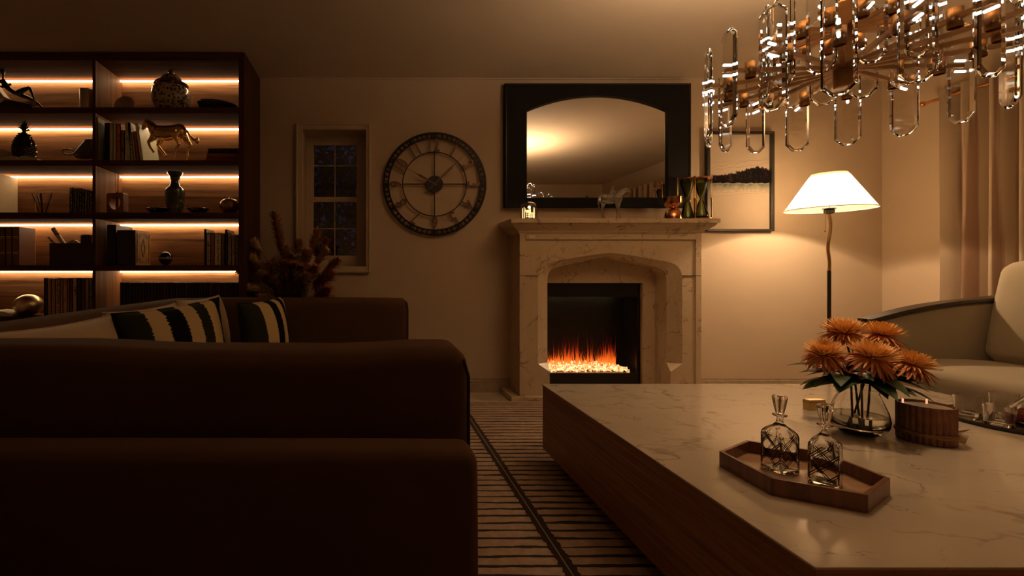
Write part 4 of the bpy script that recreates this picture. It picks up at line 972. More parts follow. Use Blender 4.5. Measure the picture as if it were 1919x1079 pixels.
LB(MB().box(OL_, OR_, BF, BB, Z_un[0], TOPZ)).build('top_panel', M_cab, bc, bevel=.001)
M_dim = wood((.07,.026,.012), (.16,.065,.030), 'x', .45)
M_strip = emit((1,.72,.40), 19, 'led_strip')
for k in range(5):
    zs = Z_sh[k]; zn = Z_un[k+1] if k < 4 else zs-.043
    for a, b, nm in ((OL_, DL, 0), (DR, OR_, 1)):
        LB(MB().box(a, b, BF, BKY, zn, zs)).build('shelf', M_cab, bc, bevel=.001)
        LB(MB().box(a, b, BKY, BKY+.02, zs, Z_un[k])).build('back_panel', M_back, bc)
        LB(MB().box(a, b, BKY-.026, BKY-.014, Z_un[k]-(.021 if k < 4 else .012), Z_un[k]-(.012 if k < 4 else .003))).build('led_strip', M_strip, bc)
LB(MB().box(OL_, OR_, BF+.01, BB, .10, Z_sh[4]-.043)).build('lower_cabinet', M_cab, bc)
mb_w = (OR_-OL_)/4
for k in range(4): LB(MB().box(OL_+mb_w*k+.003, OL_+mb_w*(k+1)-.003, BF-.008, BF+.012, .105, Z_sh[4]-.048)).build('cabinet_door', M_cab, bc, bevel=.002)
LB(MB().box(OL_, OR_, BF+.04, BB, 0, .10)).build('toe_kick', M_black, bc)

# ---------------------------------------------------------------- books
def spine_mat(c, tcol, dens=.5, seed=0):
    c = tuple(min(.75, x*1.7) for x in c)
    g = G('book_cover'); o = g.obj(); X_, Y_, Z_ = g.xyz(o)
    n = g.noise(g.map(o, (90, 1, 160), loc=(seed, seed, seed)), 1, 1); long_ = g.noise(g.map(o, (6, 1, 14), loc=(seed*3.1, 0, seed)), 1, 0)
    t = g.math('MULTIPLY', g.math('GREATER_THAN', n, .53), g.math('GREATER_THAN', long_, 1-dens))
    t = g.math('MULTIPLY', t, g.math('LESS_THAN', g.math('ABSOLUTE', X_), .008))
    base = g.ramp(g.noise(o, 40, 2), [(.3, tuple(x*.85 for x in c)), (.7, c)])
    return g.pbr(g.mix(t, base, tcol), .5)
M_page = plain((.62,.53,.38), .8, 0, .08, 150)
_sm = {}
def book(x0, x1, Z, zt, shelf, c, label, t=(.6,.5,.4), tilt=0, depth=.17, dens=.5, group=None, rz=0, simple=False):
    """upright book: x0,x1 image columns of the spine, zt image row of its top edge, Z depth of the spine"""
    X0, X1 = px(x0, Z), px(x1, Z); zs = Z_sh[shelf]; h = pz(zt, Z) - zs; w_ = (X1-X0)*.97; cx_ = (X0+X1)/2
    r = thing('book', label, 'book', (cx_, Z, zs+.0005), rz, group=group)
    if tilt:
        r.rotation_euler = (0, R(tilt), rz)
        lift = abs(math.sin(R(tilt)))*w_/2; r.location.z += lift
    key = (c, t, dens)
    if key not in _sm: _sm[key] = spine_mat(c, t, dens, len(_sm)*1.7)
    if simple:
        MB().box(-w_/2, w_/2, 0, depth, 0, h).build('cover', _sm[key], r, bevel=.0015); return r
    mb = MB().box(-w_/2, w_/2, 0, .003, 0, h).box(-w_/2, -w_/2+.0025, 0, depth, 0, h).box(w_/2-.0025, w_/2, 0, depth, 0, h)
    mb.build('cover', _sm[key], r); MB().box(-w_/2+.0025, w_/2-.0025, .003, depth-.004, .003, h-.004).build('pages', M_page, r)
    return r
W_, K_, RD, OG, CM, PK, BRN, GR = (.52,.43,.32), (.012,.010,.010), (.22,.045,.025), (.50,.14,.035), (.58,.47,.32), (.33,.18,.13), (.12,.05,.03), (.30,.25,.20)
SG = (.13,.12,.06)
Zb = 3.50
# second shelf, right of the divider
book(180.2, 183.0, 3.452, 219, 1, SG, 'tall thin sage green book flat against the divider on the second shelf', depth=.30, dens=.1)
book(196, 205, Zb, 230, 1, K_, 'black book with plain spine on the second shelf, between sage book and cream pair', (.05,.03,.03), dens=.2)
book(205, 212, Zb, 230, 1, W_, 'cream pink book right of the black one on the second shelf', dens=.15)
book(212, 218, Zb, 231, 1, CM, 'cream book directly left of the orange book on the second shelf', (.25,.15,.1), dens=.2)
book(218, 226, Zb, 232, 1, OG, 'bright orange book on the second shelf', (.25,.05,.01), dens=.5)
book(226, 233.5, Zb, 244, 1, BRN, 'short dark brown book just right of the bright orange book', (.45,.36,.25), dens=.55)
book(234, 244, Zb, 230, 1, CM, 'tall cream book between dark brown book and black lettered book', (.12,.08,.06), dens=.35)
book(245.5, 250.5, Zb, 229, 1, W_, 'leaning white book with bold black lettering at the top of its spine', (.01,.01,.01), tilt=-5, dens=.75)
book(250.8, 255.6, Zb, 247, 1, GR, 'leaning pale grey book before the red one on the second shelf', tilt=-6, dens=.2)
book(256.2, 261.5, Zb, 246, 1, (.38,.09,.03), 'leaning orange red book on the second shelf behind the golden horse', tilt=-6.5, dens=.1)
book(262.8, 268.5, 3.49, 231, 1, CM, 'large cream book leaning left, its cover showing behind the golden horse head', tilt=-8, depth=.28, dens=0)
# flat stack at the right end of the second shelf
def flat(x0, x1, y0, y1, Z, shelf, c, label, d=.2):
    X0, X1 = px(x0, Z), px(x1, Z); zb2 = pz(y1, Z); h = pz(y0, Z)-zb2
    r = thing('book', label, 'book', ((X0+X1)/2, Z, zb2), group='flat books at the right end of the second shelf')
    w_ = (X1-X0)/2; key = (c, K_, .0)
    if key not in _sm: _sm[key] = spine_mat(c, K_, .0, 2)
    MB().box(-w_, w_, 0, .003, 0, h).box(-w_, w_, 0, d, 0, .0025).box(-w_, w_, 0, d, h-.0025, h).build('cover', _sm[key], r)
    MB().box(-w_+.004, w_-.004, .003, d-.004, .0025, h-.0025).build('pages', M_page, r)
Zf = 3.50; yb = VY - (Z_sh[1]+.0005-CH)*F/Zf
h_ = (yb-278)/3
flat(386, 446.5, yb-h_, yb, Zf, 1, (.18,.02,.012), 'dark red book lying at the bottom of the flat stack on the second shelf')
flat(387.5, 446.5, yb-2*h_, yb-h_-.05, Zf, 1, (.16,.055,.035), 'brown red book in the middle of the flat stack on the second shelf')
flat(390, 446.5, yb-3*h_, yb-2*h_-.05, Zf, 1, (.012,.008,.008), 'black book lying on top of the flat stack on the second shelf')
# third shelf, left bay: dark leaning paperbacks
xs = [129.5, 136, 139.5, 143, 148.5, 153, 158, 163, 167.5, 172.5]; tops = [351.5, 352, 353, 352.5, 353, 354, 355, 357, 358, 357]
dl = ['leftmost dark book of the leaning group on the third shelf, with pale lettering', 'narrow dark book second in the leaning group on the third shelf', 'narrow grey book third in the leaning group on the third shelf', 'wide grey book with dense lettering in the leaning group on the third shelf', 'black book in the middle of the leaning group on the third shelf', 'brown black book right of the middle of the leaning group on the third shelf', 'pale spined book in the right half of the leaning group on the third shelf', 'grey spined book third last beside the divider on the third shelf', 'black book touching the divider in the left bay of the third shelf']
cs = [K_, (.03,.025,.02), GR, (.16,.13,.10), K_, (.03,.02,.018), (.30,.25,.20), (.15,.12,.10), K_]
for i in range(9): book(xs[i], xs[i+1]-.3, Zb, tops[i], 2, cs[i], dl[i], (.45,.36,.26) if sum(cs[i]) < .3 else (.03,.02,.02), dens=.7, group='dark books leaning by the divider on the third shelf', tilt=1.5)
# third shelf far left: large pale slab book
r = thing('slip_case', 'large pale blank box file standing at the far left of the third shelf', 'box', ((-3.10-2.95)/2, 3.62, Z_sh[2]+.0005))
MB().box(-.075,.075,-.13,.155,0,.325).build('case', plain((.55,.42,.26), .6, 0, .05), r, bevel=.003); MB().box(-.07,.07,-.131,-.125,.02,.305).build('spine_label', plain((.45,.35,.22), .7), r)
# fourth shelf, left bay: brown leather volumes
def leather(x0, x1, zt, lab, Z=3.50):
    r = book(x0, x1, Z, zt, 3, (.10,.038,.022), lab, dens=.0, group='brown leather volumes on the fourth shelf')
    w_ = (px(x1,Z)-px(x0,Z))*.49; mb = MB(); H = pz(zt,Z)-Z_sh[3]
    for f in (.30,.34,.70,.74): mb = MB().box(-w_*.8, w_*.8, -.0012, 0, H*f, H*f+.003); mb.build('gold_band', M_gold, r)
leather(-13, -2, 425, 'brown leather volume cut off by the left edge of the picture, fourth shelf')
leather(-1.5, 10.3, 425, 'brown leather volume with gold bands, leftmost fully seen on the fourth shelf'); leather(10.6, 22.4, 425, 'brown leather volume with gold bands, middle of the three on the fourth shelf'); leather(22.8, 35.5, 425, 'brown leather volume with gold bands beside the upright tan board')
r = thing('tan_board', 'upright plain tan folder behind the brown leather volumes on the fourth shelf', 'folder', (px(50,3.72), 3.72, Z_sh[3]+.0005), .10)
MB().box(-.062,.062,0,.014,0,.30).build('folder_cover', plain((.34,.17,.065), .6, 0, .15, 4), r, bevel=.002); MB().box(-.004,.004,-.0015,0,.02,.05).build('tie', plain((.5,.3,.12), .6), r)
# fourth shelf: dark box with scrolls
bxr = thing('storage_box', 'dark red open storage box with scrolls on the fourth shelf left of the divider', 'box', (px(132.5,3.50), 3.50, Z_sh[3]+.0005))
w_ = (px(172.8,3.5)-px(92.8,3.5))/2; H = pz(455.5,3.5)-Z_sh[3]; M_bx = plain((.035,.008,.008), .45)
MB().box(-w_, w_, 0, .008, 0, H).box(-w_, w_, .192, .20, 0, H).box(-w_, -w_+.008, .008, .192, 0, H).box(w_-.008, w_, .008, .192, 0, H).box(-w_+.008, w_-.008, .008, .192, 0, .008).build('box_body', M_bx, bxr)
mb = MB().box(-.04,.065,-.001,0,.008,.0095); mb.build('gold_line', plain((.30,.2,.12), .4), bxr)
cu = bpy.data.curves.new('mark', 'FONT'); cu.body = 'oo'; cu.size = .016; cu.extrude = .0004
to = bpy.data.objects.new('mark', cu); col.objects.link(to); bpy.context.view_layer.update()
me = bpy.data.meshes.new_from_object(to.evaluated_get(bpy.context.evaluated_depsgraph_get())); bpy.data.objects.remove(to); me.materials.clear(); me.materials.append(plain((.30,.2,.12), .4))
o = bpy.data.objects.new('gold_mark', me); col.objects.link(o); o.parent = bxr; o.location = (.075,-.001,.005); o.rotation_euler = (PI/2,0,0)
M_scr = plain((.62,.48,.25), .7, 0, .12)
def scroll(p0, p1, rad, lab):
    c = Vector(p0); r = thing('scroll', lab, 'scroll', tuple(c), group='paper scrolls in the dark box'); d = Vector(p1)-c
    M = Matrix.Translation((0,0,0)) @ d.to_track_quat('Z','Y').to_matrix().to_4x4(); Ln = d.length
    MB().lathe([(rad,0),(rad,Ln-.001),(rad*.8,Ln),(rad*.8,Ln-.06),(rad*.3,Ln-.06)], 20, M=M).build('roll', M_scr, r, smooth=True)
    MB().lathe([(rad+.0012,Ln*.80),(rad+.0012,Ln*.80+.012)], 20, M=M, cap0=False, cap1=False).build('ribbon', plain((.22,.06,.03), .6), r)
def at2(x, y, Z): return (px(x,Z), Z, pz(y,Z))
scroll((px(142,3.6), 3.6, Z_sh[3]+.03), at2(99.5,428,3.6), .017, 'thick cream paper scroll rising highest out of the dark box')
scroll((px(128,3.56), 3.555, Z_sh[3]+.06), at2(90.5,444.5,3.57), .008, 'thin cream scroll lying low over the left edge of the dark box')
sh = thing('sea_shell', 'pale yellow shell fan sticking out of the dark box between scrolls and small books', 'shell', at2(139,462,3.60))
mb = MB(); vs = [(0,-.003,-.0)]; n = 18
for sg in (-1, 1):
    b = len(mb.v); vs = [(0, sg*.004, -.02)] + [(.052*math.cos(PI*(.04+.92*j/n))*1.0, sg*(.010+.002*(j % 2)), .052*math.sin(PI*(.04+.92*j/n))) for j in range(n+1)]; mb.add(vs, [(0, j+1, j+2) for j in range(n)])
vs = [(.052*math.cos(PI*(.04+.92*j/n)), s_*(.010+.002*(j % 2)), .052*math.sin(PI*(.04+.92*j/n))) for s_ in (-1,1) for j in range(n+1)]
mb.add(vs, [(j, j+1, n+1+j+1, n+1+j) for j in range(n)])
o = mb.build('shell_fan', plain((.60,.50,.20), .5), sh); o.location = (0,0,.0)
for i, (x0, x1, yt) in enumerate(((151,154.5,441),(154.9,160.3,440),(160.8,165.8,439.5),(166.2,171.5,440.5))):
    book(x0, x1, 3.60, yt, 3, (.11,.05,.035) if i % 2 else (.14,.07,.05), ['small brown book leftmost of four inside the dark box', 'small dark brown book second of four inside the dark box', 'small brown book third of four inside the dark box', 'small dark brown book in the dark box nearest the divider'][i], dens=.2, group='small brown books inside the dark box', depth=.1)
# fourth shelf right: black album, carved tome, books
book(200.5, 217.5, 3.49, 421, 3, (.008,.006,.006), 'thick black volume standing beside the divider on the fourth shelf', (.02,.015,.015), depth=.24, dens=.0)
tm = thing('carved_tome', 'huge dark leather tome with diamond embossed tan cover on the fourth shelf', 'book', (px(236,3.47), 3.47, Z_sh[3]+.0005))
w0, w1 = px(219,3.47)-tm.location.x, px(253.5,3.47)-tm.location.x; H = pz(431,3.47)-Z_sh[3]; dp = .235
MB().box(w0, w1, 0, .01, 0, H).box(w0, w0+.006, 0, dp, 0, H).build('spine', plain((.02,.010,.010), .4), tm, bevel=.002)
MB().box(w0+.006, w1-.006, .01, dp-.006, .004, H-.006).build('pages', M_page, tm)
MB().box(w1-.006, w1, .01, dp, 0, H).build('cover', plain((.30,.16,.06), .5, 0, .25, 25), tm)
M_em = plain((.14,.065,.025), .5); mb = MB(); yc, zc = dp/2, H/2
for s1 in (1, .82):
    q = [(yc-.034*s1, zc), (yc, zc+.075*s1), (yc+.034*s1, zc), (yc, zc-.075*s1)]; t_ = .003
    for i in range(4):
        a, b = q[i], q[(i+1)%4]; mb.tube([(w1+.001, a[0], a[1]), (w1+.001, b[0], b[1])], .0018, 5)
for q in ([(.02,.02),(dp-.02,.02),(dp-.02,H-.02),(.02,H-.02)], [(.03,.03),(dp-.03,.03),(dp-.03,H-.03),(.03,H-.03)]):
    for i in range(4): a, b = q[i], q[(i+1)%4]; mb.tube([(w1+.001, a[0], a[1]), (w1+.001, b[0], b[1])], .0015, 5)
for k in range(4): a = (dp/2 + (.055 if k % 2 else -.055), zc + (.09 if k < 2 else -.09)); mb.lathe([(.012,0),(.014,.002),(.004,.003)], 14, M=Matrix.Translation((w1, a[0], a[1])) @ Matrix.Rotation(PI/2, 4, 'Y'))
mb.build('embossing', M_em, tm)
spec = [(382.6,386.6,429,(.02,.012,.010),'tall thin dark book at the left end of the right hand group, fourth shelf',.2),
 (387.0,394.6,436,(.40,.32,.25),'cream book with dark lettering next to the tall thin dark book',.7),
 (395.0,401.6,436,(.22,.07,.05),'red brown book between two cream books on the fourth shelf',.2),
 (402.0,414.5,436,(.44,.36,.28),'wide cream book with large dark lettering on the fourth shelf',.75),
 (415.0,420.6,438,(.12,.08,.06),'dull brown book left of the tall black book on the fourth shelf',.1),
 (421.5,426.3,430,(.010,.008,.008),'tall black book in the middle of the right hand group, fourth shelf',.0),
 (426.7,433.6,436,(.38,.31,.24),'cream book directly right of the tall black book',.6),
 (434.0,440.0,441,(.42,.35,.26),'pale book second from the right end of the fourth shelf',.5),
 (440.4,446.4,440,(.30,.26,.20),'grey book with dark lettering against the bookcase right side, fourth shelf',.8)]
for a, b, yt, c, lab, dn in spec: book(a, b, Zb, yt, 3, c, lab, (.02,.015,.012), dens=dn)
# fifth shelf left: books
spec = [(82,88.8,521,(.018,.012,.012),'dark book at the left end of the fifth shelf group',.5),(89.2,96,522,(.36,.19,.14),'pink beige book second on the fifth shelf',.1),(96.3,104,522,(.34,.16,.12),'rose book third on the fifth shelf, without lettering',.0),
 (104.3,112.6,521.5,(.40,.22,.15),'pink tan book with dark lettering, fourth on the fifth shelf',.9),(113,118,521,(.30,.15,.11),'narrow brown pink book, fifth on the fifth shelf',.3),(118.3,126,522,(.40,.21,.14),'light rose book with small title, sixth on the fifth shelf',.5),(126.3,129.4,522,(.32,.16,.12),'very narrow rose book before the dark red pair, fifth shelf',.1),
 (129.8,136,521,(.13,.04,.035),'dark red book before the pale one on the fifth shelf',.1),(136.4,143.8,522,(.42,.25,.20),'pale pink book between dark red and olive books on the fifth shelf',.5),(144.2,152,521,(.035,.03,.022),'olive black book on the fifth shelf',.5),(152.4,159.4,522,(.12,.03,.025),'deep red book third from the divider on the fifth shelf',.0),(159.8,166.5,521.5,(.28,.18,.15),'grey pink book second from the divider on the fifth shelf',.1),(166.8,173,522,(.24,.17,.15),'grey book with dark lettering touching the divider on the fifth shelf',.8)]
for a, b, yt, c, lab, dn in spec: book(a, b, Zb, yt, 4, c, lab, (.03,.015,.012), dens=dn)
# fifth shelf right: the long row of dark bound volumes
rnd = random.Random(2); x = 225.0; protos = []
gl_ = 'dark bound volume in the long even row on the right of the fifth shelf'
while x < 446:
    wd = rnd.choice([5.2,5.6,6.1,5.8]); c = rnd.choice([(.035,.008,.008),(.05,.012,.010),(.018,.014,.016),(.028,.010,.010),(.014,.010,.012)])
    x1 = min(x+wd, 446.8)
    book(x, x1-.25, Zb, 529.5 + rnd.uniform(-.4,.4), 4, c, gl_, (.02,.01,.01), dens=.0, group='row of dark bound volumes on the fifth shelf'); x = x1
# open books ------------------------------------------------------------
def open_book(x, y, Z, w_, d, rz, lab, cover=(.5,.4,.28), thick=.012, rot=None, zoff=0):
    r = thing('open_book', lab, 'book', (x, Z, y), rz)
    for s_ in (-1, 1):
        mb = MB(); pr = [(0, .004), (.12*w_, thick*1.15), (.4*w_, thick*1.2), (w_, thick*.55), (w_, .003), (0, .003)]
        mb.prism([(s_*a, b) for a, b in pr], 0, d, 'y'); mb.build('page_block', M_page, r)
    MB().box(-w_-.005, w_+.005, -.004, d+.004, 0, .003).build('cover', plain(cover, .6), r)
    return r
open_book(px(41,3.50), Z_sh[1]+.0005, 3.46, .150, .20, 0, 'open cream book lying flat under the pineapple ornament on the second shelf', thick=.030)
open_book(px(-6,3.50), Z_sh[4]+.0005, 3.47, .145, .20, 0, 'open book lying left of the matte sphere on the fifth shelf', (.03,.02,.02), .035)
r = thing('standing_card', 'cream open booklet standing at the far left of the second shelf', 'booklet', (px(3,3.50), 3.50, Z_sh[1]+.0005))
for s_ in (-1, 1):
    M = Matrix.Rotation(R(-90+s_*38), 4, 'Z'); mb = MB(); mb.add([(0,-.003,0),(.11,-.003,0),(.11,-.003,.065 if s_ > 0 else .085),(0,-.003,.098),(0,.003,0),(.11,.003,0),(.11,.003,.065 if s_ > 0 else .085),(0,.003,.098)], [(0,1,2,3),(4,7,6,5),(0,4,5,1),(1,5,6,2),(2,6,7,3),(3,7,4,0)], Matrix.Translation((0,.0,0)) @ Matrix.Rotation(R(90-s_*50), 4, 'Z')); mb.build('leaf', plain((.55,.42,.32), .7), r)

# ---------------------------------------------------------------- shelf ornaments
M_ink = plain((.010,.009,.010), .35)
# reclining figure on a crescent base
Zr = 3.56; kk = Zr/F
def sp(x, y, d=0): return (px(x,Zr)-px(30,Zr), d, pz(y,Zr)-Z_sh[0])
rf = thing('reclining_figure_sculpture', 'black slender reclining figure sculpture on a cream crescent base, top left shelf', 'sculpture', (px(30,Zr), Zr, Z_sh[0]))
zz = Z_sh[0]; yf = VY - (zz-CH)*F/Zr
parts = [('b', sp(5,134,0), (.017,.019,.024), 14, 10), ('t', [sp(6,139), sp(5.5,149)], [.008,.008], 8),
 ('t', [sp(5,150), sp(10,160), sp(18,168), sp(27,174), sp(36,176)], [.017,.024,.018,.017,.020], 10), ('b', sp(19,158), (.010,.012,.009), 8, 6),
 ('t', [sp(36,175,-.01), sp(48,169,-.012), sp(58,165.5,-.014)], [.021,.017,.012], 8), ('t', [sp(58,165.5,-.014), sp(63,177,-.014), sp(67,188,-.014)], [.012,.010,.006], 8),
 ('t', [sp(36,177,.01), sp(52,183,.012), sp(67,191,.012), sp(79,202,.012)], [.020,.015,.011,.006], 8), ('t', [sp(3,151,-.02), sp(2,162,-.024), sp(9,166,-.022), sp(17,160,-.015)], [.009,.008,.007,.006], 8)]
blob(parts, 'figure', M_ink, rf, .0035, 2)
up = [(-8,153),(2,170),(14,184),(30,191),(50,193.5),(70,191)]; lo = [(60,197),(40,198),(20,196),(4,186),(-8,170)]
MB().prism([(sp(a,b)[0], sp(a,b)[2]) for a, b in up+lo], -.035, .035).build('crescent_seat', plain((.55,.44,.27), .6), rf, bevel=.003)
bs = [(4,yf-.5),(7,197),(16,190.5),(30,191),(55,197.5),(78,yf-.5)]
MB().prism([(sp(a,b)[0], sp(a,b)[2]) for a, b in bs], -.04, .04).build('wedge_base', M_ink, rf, bevel=.002)
# satin cylinder
r = thing('satin_cylinder', 'satin silver cylinder vase on the top shelf beside the divider', 'vase', (px(163.5,3.52), 3.52, Z_sh[0]+.0005))
MB().lathe([(.052,0),(.053,.002),(.053,.158),(.049,.160),(.047,.158),(.047,.02)], 48).build('vase_wall', metal((.55,.48,.40), .38), r, smooth=True); MB().lathe([(.0535,.004),(.0535,.008)], 48).build('foot_band', M_brass, r, smooth=True)
# standing plate
r = thing('round_plate', 'round pale rimmed plate leaning upright near the divider on the top shelf', 'plate', (px(236,3.66), 3.66, Z_sh[0]+.0005))
MB().lathe([(.05,.0),(.072,.004),(.080,.012),(.082,.016),(.074,.012),(.05,.006)], 48, M=Matrix.Translation((0,-.01,.082)) @ Matrix.Rotation(R(76), 4, 'X')).build('plate_rim', plain((.40,.32,.22), .35), r, smooth=True)
MB().lathe([(.050,.0055),(.01,.0056)], 32, M=Matrix.Translation((0,-.01,.082)) @ Matrix.Rotation(R(76), 4, 'X')).build('plate_center', plain((.10,.085,.055), .3), r, smooth=True)
# ginger jar
g = G('jar_pattern'); o = g.obj(); v = g.n('ShaderNodeTexVoronoi', {'Vector': o, 'Scale': 46}); n = g.noise(o, 60, 4, .6, 2)
f = g.math('ADD', g.math('MULTIPLY', v.outputs[0], .9), g.math('MULTIPLY', n, .5)); M_jar = g.pbr(g.ramp(f, [(.50, (.015,.011,.010)), (.60, (.07,.05,.03)), (.72, (.42,.33,.20))]), .25, 0, Coat_Weight=.5)
Zj = 3.60; r = thing('ginger_jar', 'large round patterned ginger jar with a copper collar and domed lid on the top shelf', 'jar', (px(321,Zj), Zj, Z_sh[0]+.0005))
MB().lathe([(.075,0),(.085,.004),(.115,.04),(.140,.09),(.149,.14),(.140,.185),(.115,.215),(.088,.232)], 48).build('jar_body', M_jar, r, smooth=True)
MB().lathe([(.100,.228),(.118,.224),(.128,.232),(.118,.243),(.092,.246)], 40).build('copper_collar', plain((.34,.13,.065), .3, .5), r, smooth=True)
MB().lathe([(.090,.246),(.086,.262),(.070,.290),(.045,.308),(.018,.316),(.014,.320)], 40).build('lid', M_jar, r, smooth=True)
MB().lathe([(.014,.316),(.012,.322),(.024,.330),(.024,.342),(.010,.352),(.002,.354)], 24).build('lid_knob', M_bronze, r, smooth=True)
for a in (-.9,-.3,.3,.9): MB().ball((.121*math.sin(a*1.6), -.121*math.cos(a*1.6), .222), (.014,.010,.016), 10, 8).build('collar_boss', plain((.34,.13,.065), .3, .5), r, smooth=True)
# lattice bowl
Zl = 3.60; r = thing('lattice_bowl', 'long low black triangulated lattice bowl at the right end of the top shelf', 'bowl', (px(407,Zl), Zl, Z_sh[0]+.0005))
mb = MB(); n = 16; lev = [(.45,.004),(.82,.035),(1.0,.082)]
def ell(a, f, z): q = .018*math.cos(a) ; return (.155*f*math.cos(a), .10*f*math.sin(a), z*(1-.16*math.cos(a)) if z > .05 else z)
P = [[ell(2*PI*(j+.5*(i%2))/n, f, z) for j in range(n)] for i, (f, z) in enumerate(lev)]
for i in range(3):
    for j in range(n):
        mb.tube([P[i][j], P[i][(j+1)%n]], .0038, 5)
        if i < 2:
            mb.tube([P[i][j], P[i+1][j]], .0032, 5); mb.tube([P[i][(j+(0 if i % 2 else 0))%n], P[i+1][(j-1 if i % 2 == 0 else j+1)%n]], .0032, 5)
mb.build('lattice', M_ink, r)
mb = MB().rings([[ell(2*PI*j/32, f, z) for j in range(32)] for f, z in ((.42,.006),(.80,.036),(.97,.078),(.94,.078),(.77,.04),(.4,.012))]); mb.build('liner', plain((.03,.035,.035), .2), r, smooth=True)
# pineapple
Zp = 3.56; bt = Z_sh[1]+.037
r = thing('pineapple_ornament', 'dark faceted pineapple ornament with spiky crown on the open book, second shelf', 'ornament', (px(45.5,Zp), Zp, bt))
M_pine = plain((.055,.040,.028), .16, .85, .3, 60); mb = MB()
def pr_(z): t = z/.205; return .083*math.sin(PI*(.20+.72*t))**.75*(1-.28*t)
mb.lathe([(pr_(z)*.93+.001, z) for z in [i*.0185 for i in range(12)]], 28); body = mb.build('body', M_pine, r, smooth=True)
mb = MB()
for row in range(11):
    z = .008 + row*.018; rad = pr_(z)
    for j in range(17):
        a = 2*PI*(j+.5*(row%2))/17; c = Vector((rad*math.cos(a), rad*math.sin(a), z)); nrm = Vector((math.cos(a), math.sin(a), .1)); sd = Vector((-math.sin(a), math.cos(a), 0)); w_ = rad*.19
        mb.add([c-sd*w_, c-Vector((0,0,.010)), c+sd*w_, c+Vector((0,0,.010)), c+nrm*.011+Vector((0,0,.003))], [(0,1,4),(1,2,4),(2,3,4),(3,0,4)])
mb.build('scales', M_pine, r, fix=False)
mb = MB()
for i in range(46):
    a = i*2.4; e = R(15 + 70*(i/46)); Ln = .056 + .012*math.sin(i); d = Vector((math.cos(a)*math.cos(e), math.sin(a)*math.cos(e), math.sin(e))); b = Vector((0,0,.215+.0006*i)); sd = Vector((-math.sin(a), math.cos(a), 0))*.006
    mb.add([b-sd, b+sd, b+d*Ln*.5+sd*1.2, b+d*Ln+Vector((0,0,.006)), b+d*Ln*.5-sd*1.2, b+d*Ln*.4+Vector((0,0,.004))], [(0,1,5),(1,2,5),(2,3,5),(3,4,5),(4,0,5)])
mb.lathe([(.020,.195),(.013,.215),(.012,.235),(.004,.245)], 14); mb.build('crown', M_ink, r, fix=False)
# olive creature sculpture
Zo = 3.54; r = thing('bull_sculpture', 'smooth olive crouching animal sculpture with a looped nose, second shelf beside the divider', 'sculpture', (px(150,Zo), Zo, Z_sh[1]+.0005))
def so(x, y, d=0): return (px(x,Zo)-px(150,Zo), d, pz(y,Zo)-Z_sh[1])
parts = [('t', [so(176,272), so(168,272), so(158,279), so(146,287), so(138,290)], [.050,.052,.040,.026,.014], 14), ('b', so(160,293), (.085,.04,.024), 16, 10), ('b', so(172,285), (.05,.045,.05), 14, 10)]
blob(parts, 'body', plain((.15,.115,.035), .4), r, .004, 4)
lp = [so(141,288), so(136,281), so(128,279.5), so(119,280), so(117,284), so(121,288), so(128,290), so(136,290)]
MB().tube(lp, .0055, 8).tube([so(139,279), so(136,276)], [.004,.002], 6).tube([so(142,278), so(144,276)], [.004,.002], 6).build('looped_head', M_ink, r, smooth=True)
# golden horse
Zh_ = 3.52; gh = thing('golden_horse', 'polished golden walking horse statue on a pale base on the second shelf', 'statue', (px(318,Zh_), Zh_, Z_sh[1]+.0005))
def hh(x, y, d=0): return (px(x,Zh_)-px(318,Zh_), d, pz(y,Zh_)-Z_sh[1])
parts = [('t', [hh(291,248), hh(300,249), hh(312,250), hh(324,248), hh(335,247)], [.046,.058,.058,.055,.056], 18), ('b', hh(293,248), (.046,.042,.056), 16, 12), ('b', hh(336,246), (.054,.048,.058), 16, 12),
 ('t', [hh(290,244), hh(284,237), hh(279,231)], [.047,.034,.025], 14), ('t', [hh(277,230), hh(272,235), hh(268,240)], [.026,.019,.014], 12), ('b', hh(276,231.5), (.026,.021,.024), 12, 8), ('b', hh(267.5,241), (.013,.012,.012), 10, 8),
 ('t', [hh(273,226,.008), hh(271,221.5,.010)], [.008,.0025], 8), ('t', [hh(276,226,-.010), hh(276,222,-.012)], [.008,.0025], 8), ('t', [hh(278,226), hh(286,231), hh(293,238)], [.008,.012,.010], 8),
 ('t', [hh(344,240), hh(350,245), hh(356,255), hh(362,262), hh(370,262), hh(372,265)], [.011,.009,.008,.013,.019,.010], 10), ('b', hh(369,265), (.020,.014,.018), 10, 8)]
for pts, d, r0 in (([(292,252),(289,261),(281,268),(284,277),(289,284),(291,287)], -.024, 1), ([(301,254),(297,263),(293,271),(299,279),(305,286),(308,291)], .024, .9), ([(333,252),(333,261),(338,272),(332,281),(330,291),(329,295)], -.026, 1.1), ([(341,250),(346,261),(355,271),(350,279),(349,290),(349,295)], .026, 1.1)):
    rr = [.030*r0,.024*r0,.0135,.0105,.009,.012]; parts.append(('t', [hh(x,y,d) for x, y in pts], rr, 10))
blob(parts, 'horse_body', M_gold, gh, .0042, 2)
o = MB().box(-.17,.115,-.045,.05,0,.008); o.build('base_plate', plain((.55,.42,.30), .25), gh, bevel=.002)
mb = MB(); mb.tube([hh(329.5,294.5,-.026), (hh(329.5,296,-.026)[0], -.026, .006)], .005, 6).tube([hh(349,294.5,.026), (hh(349,296,.026)[0]-.01, .026, .006)], .005, 6); mb.build('foot_pin', M_gold, gh)
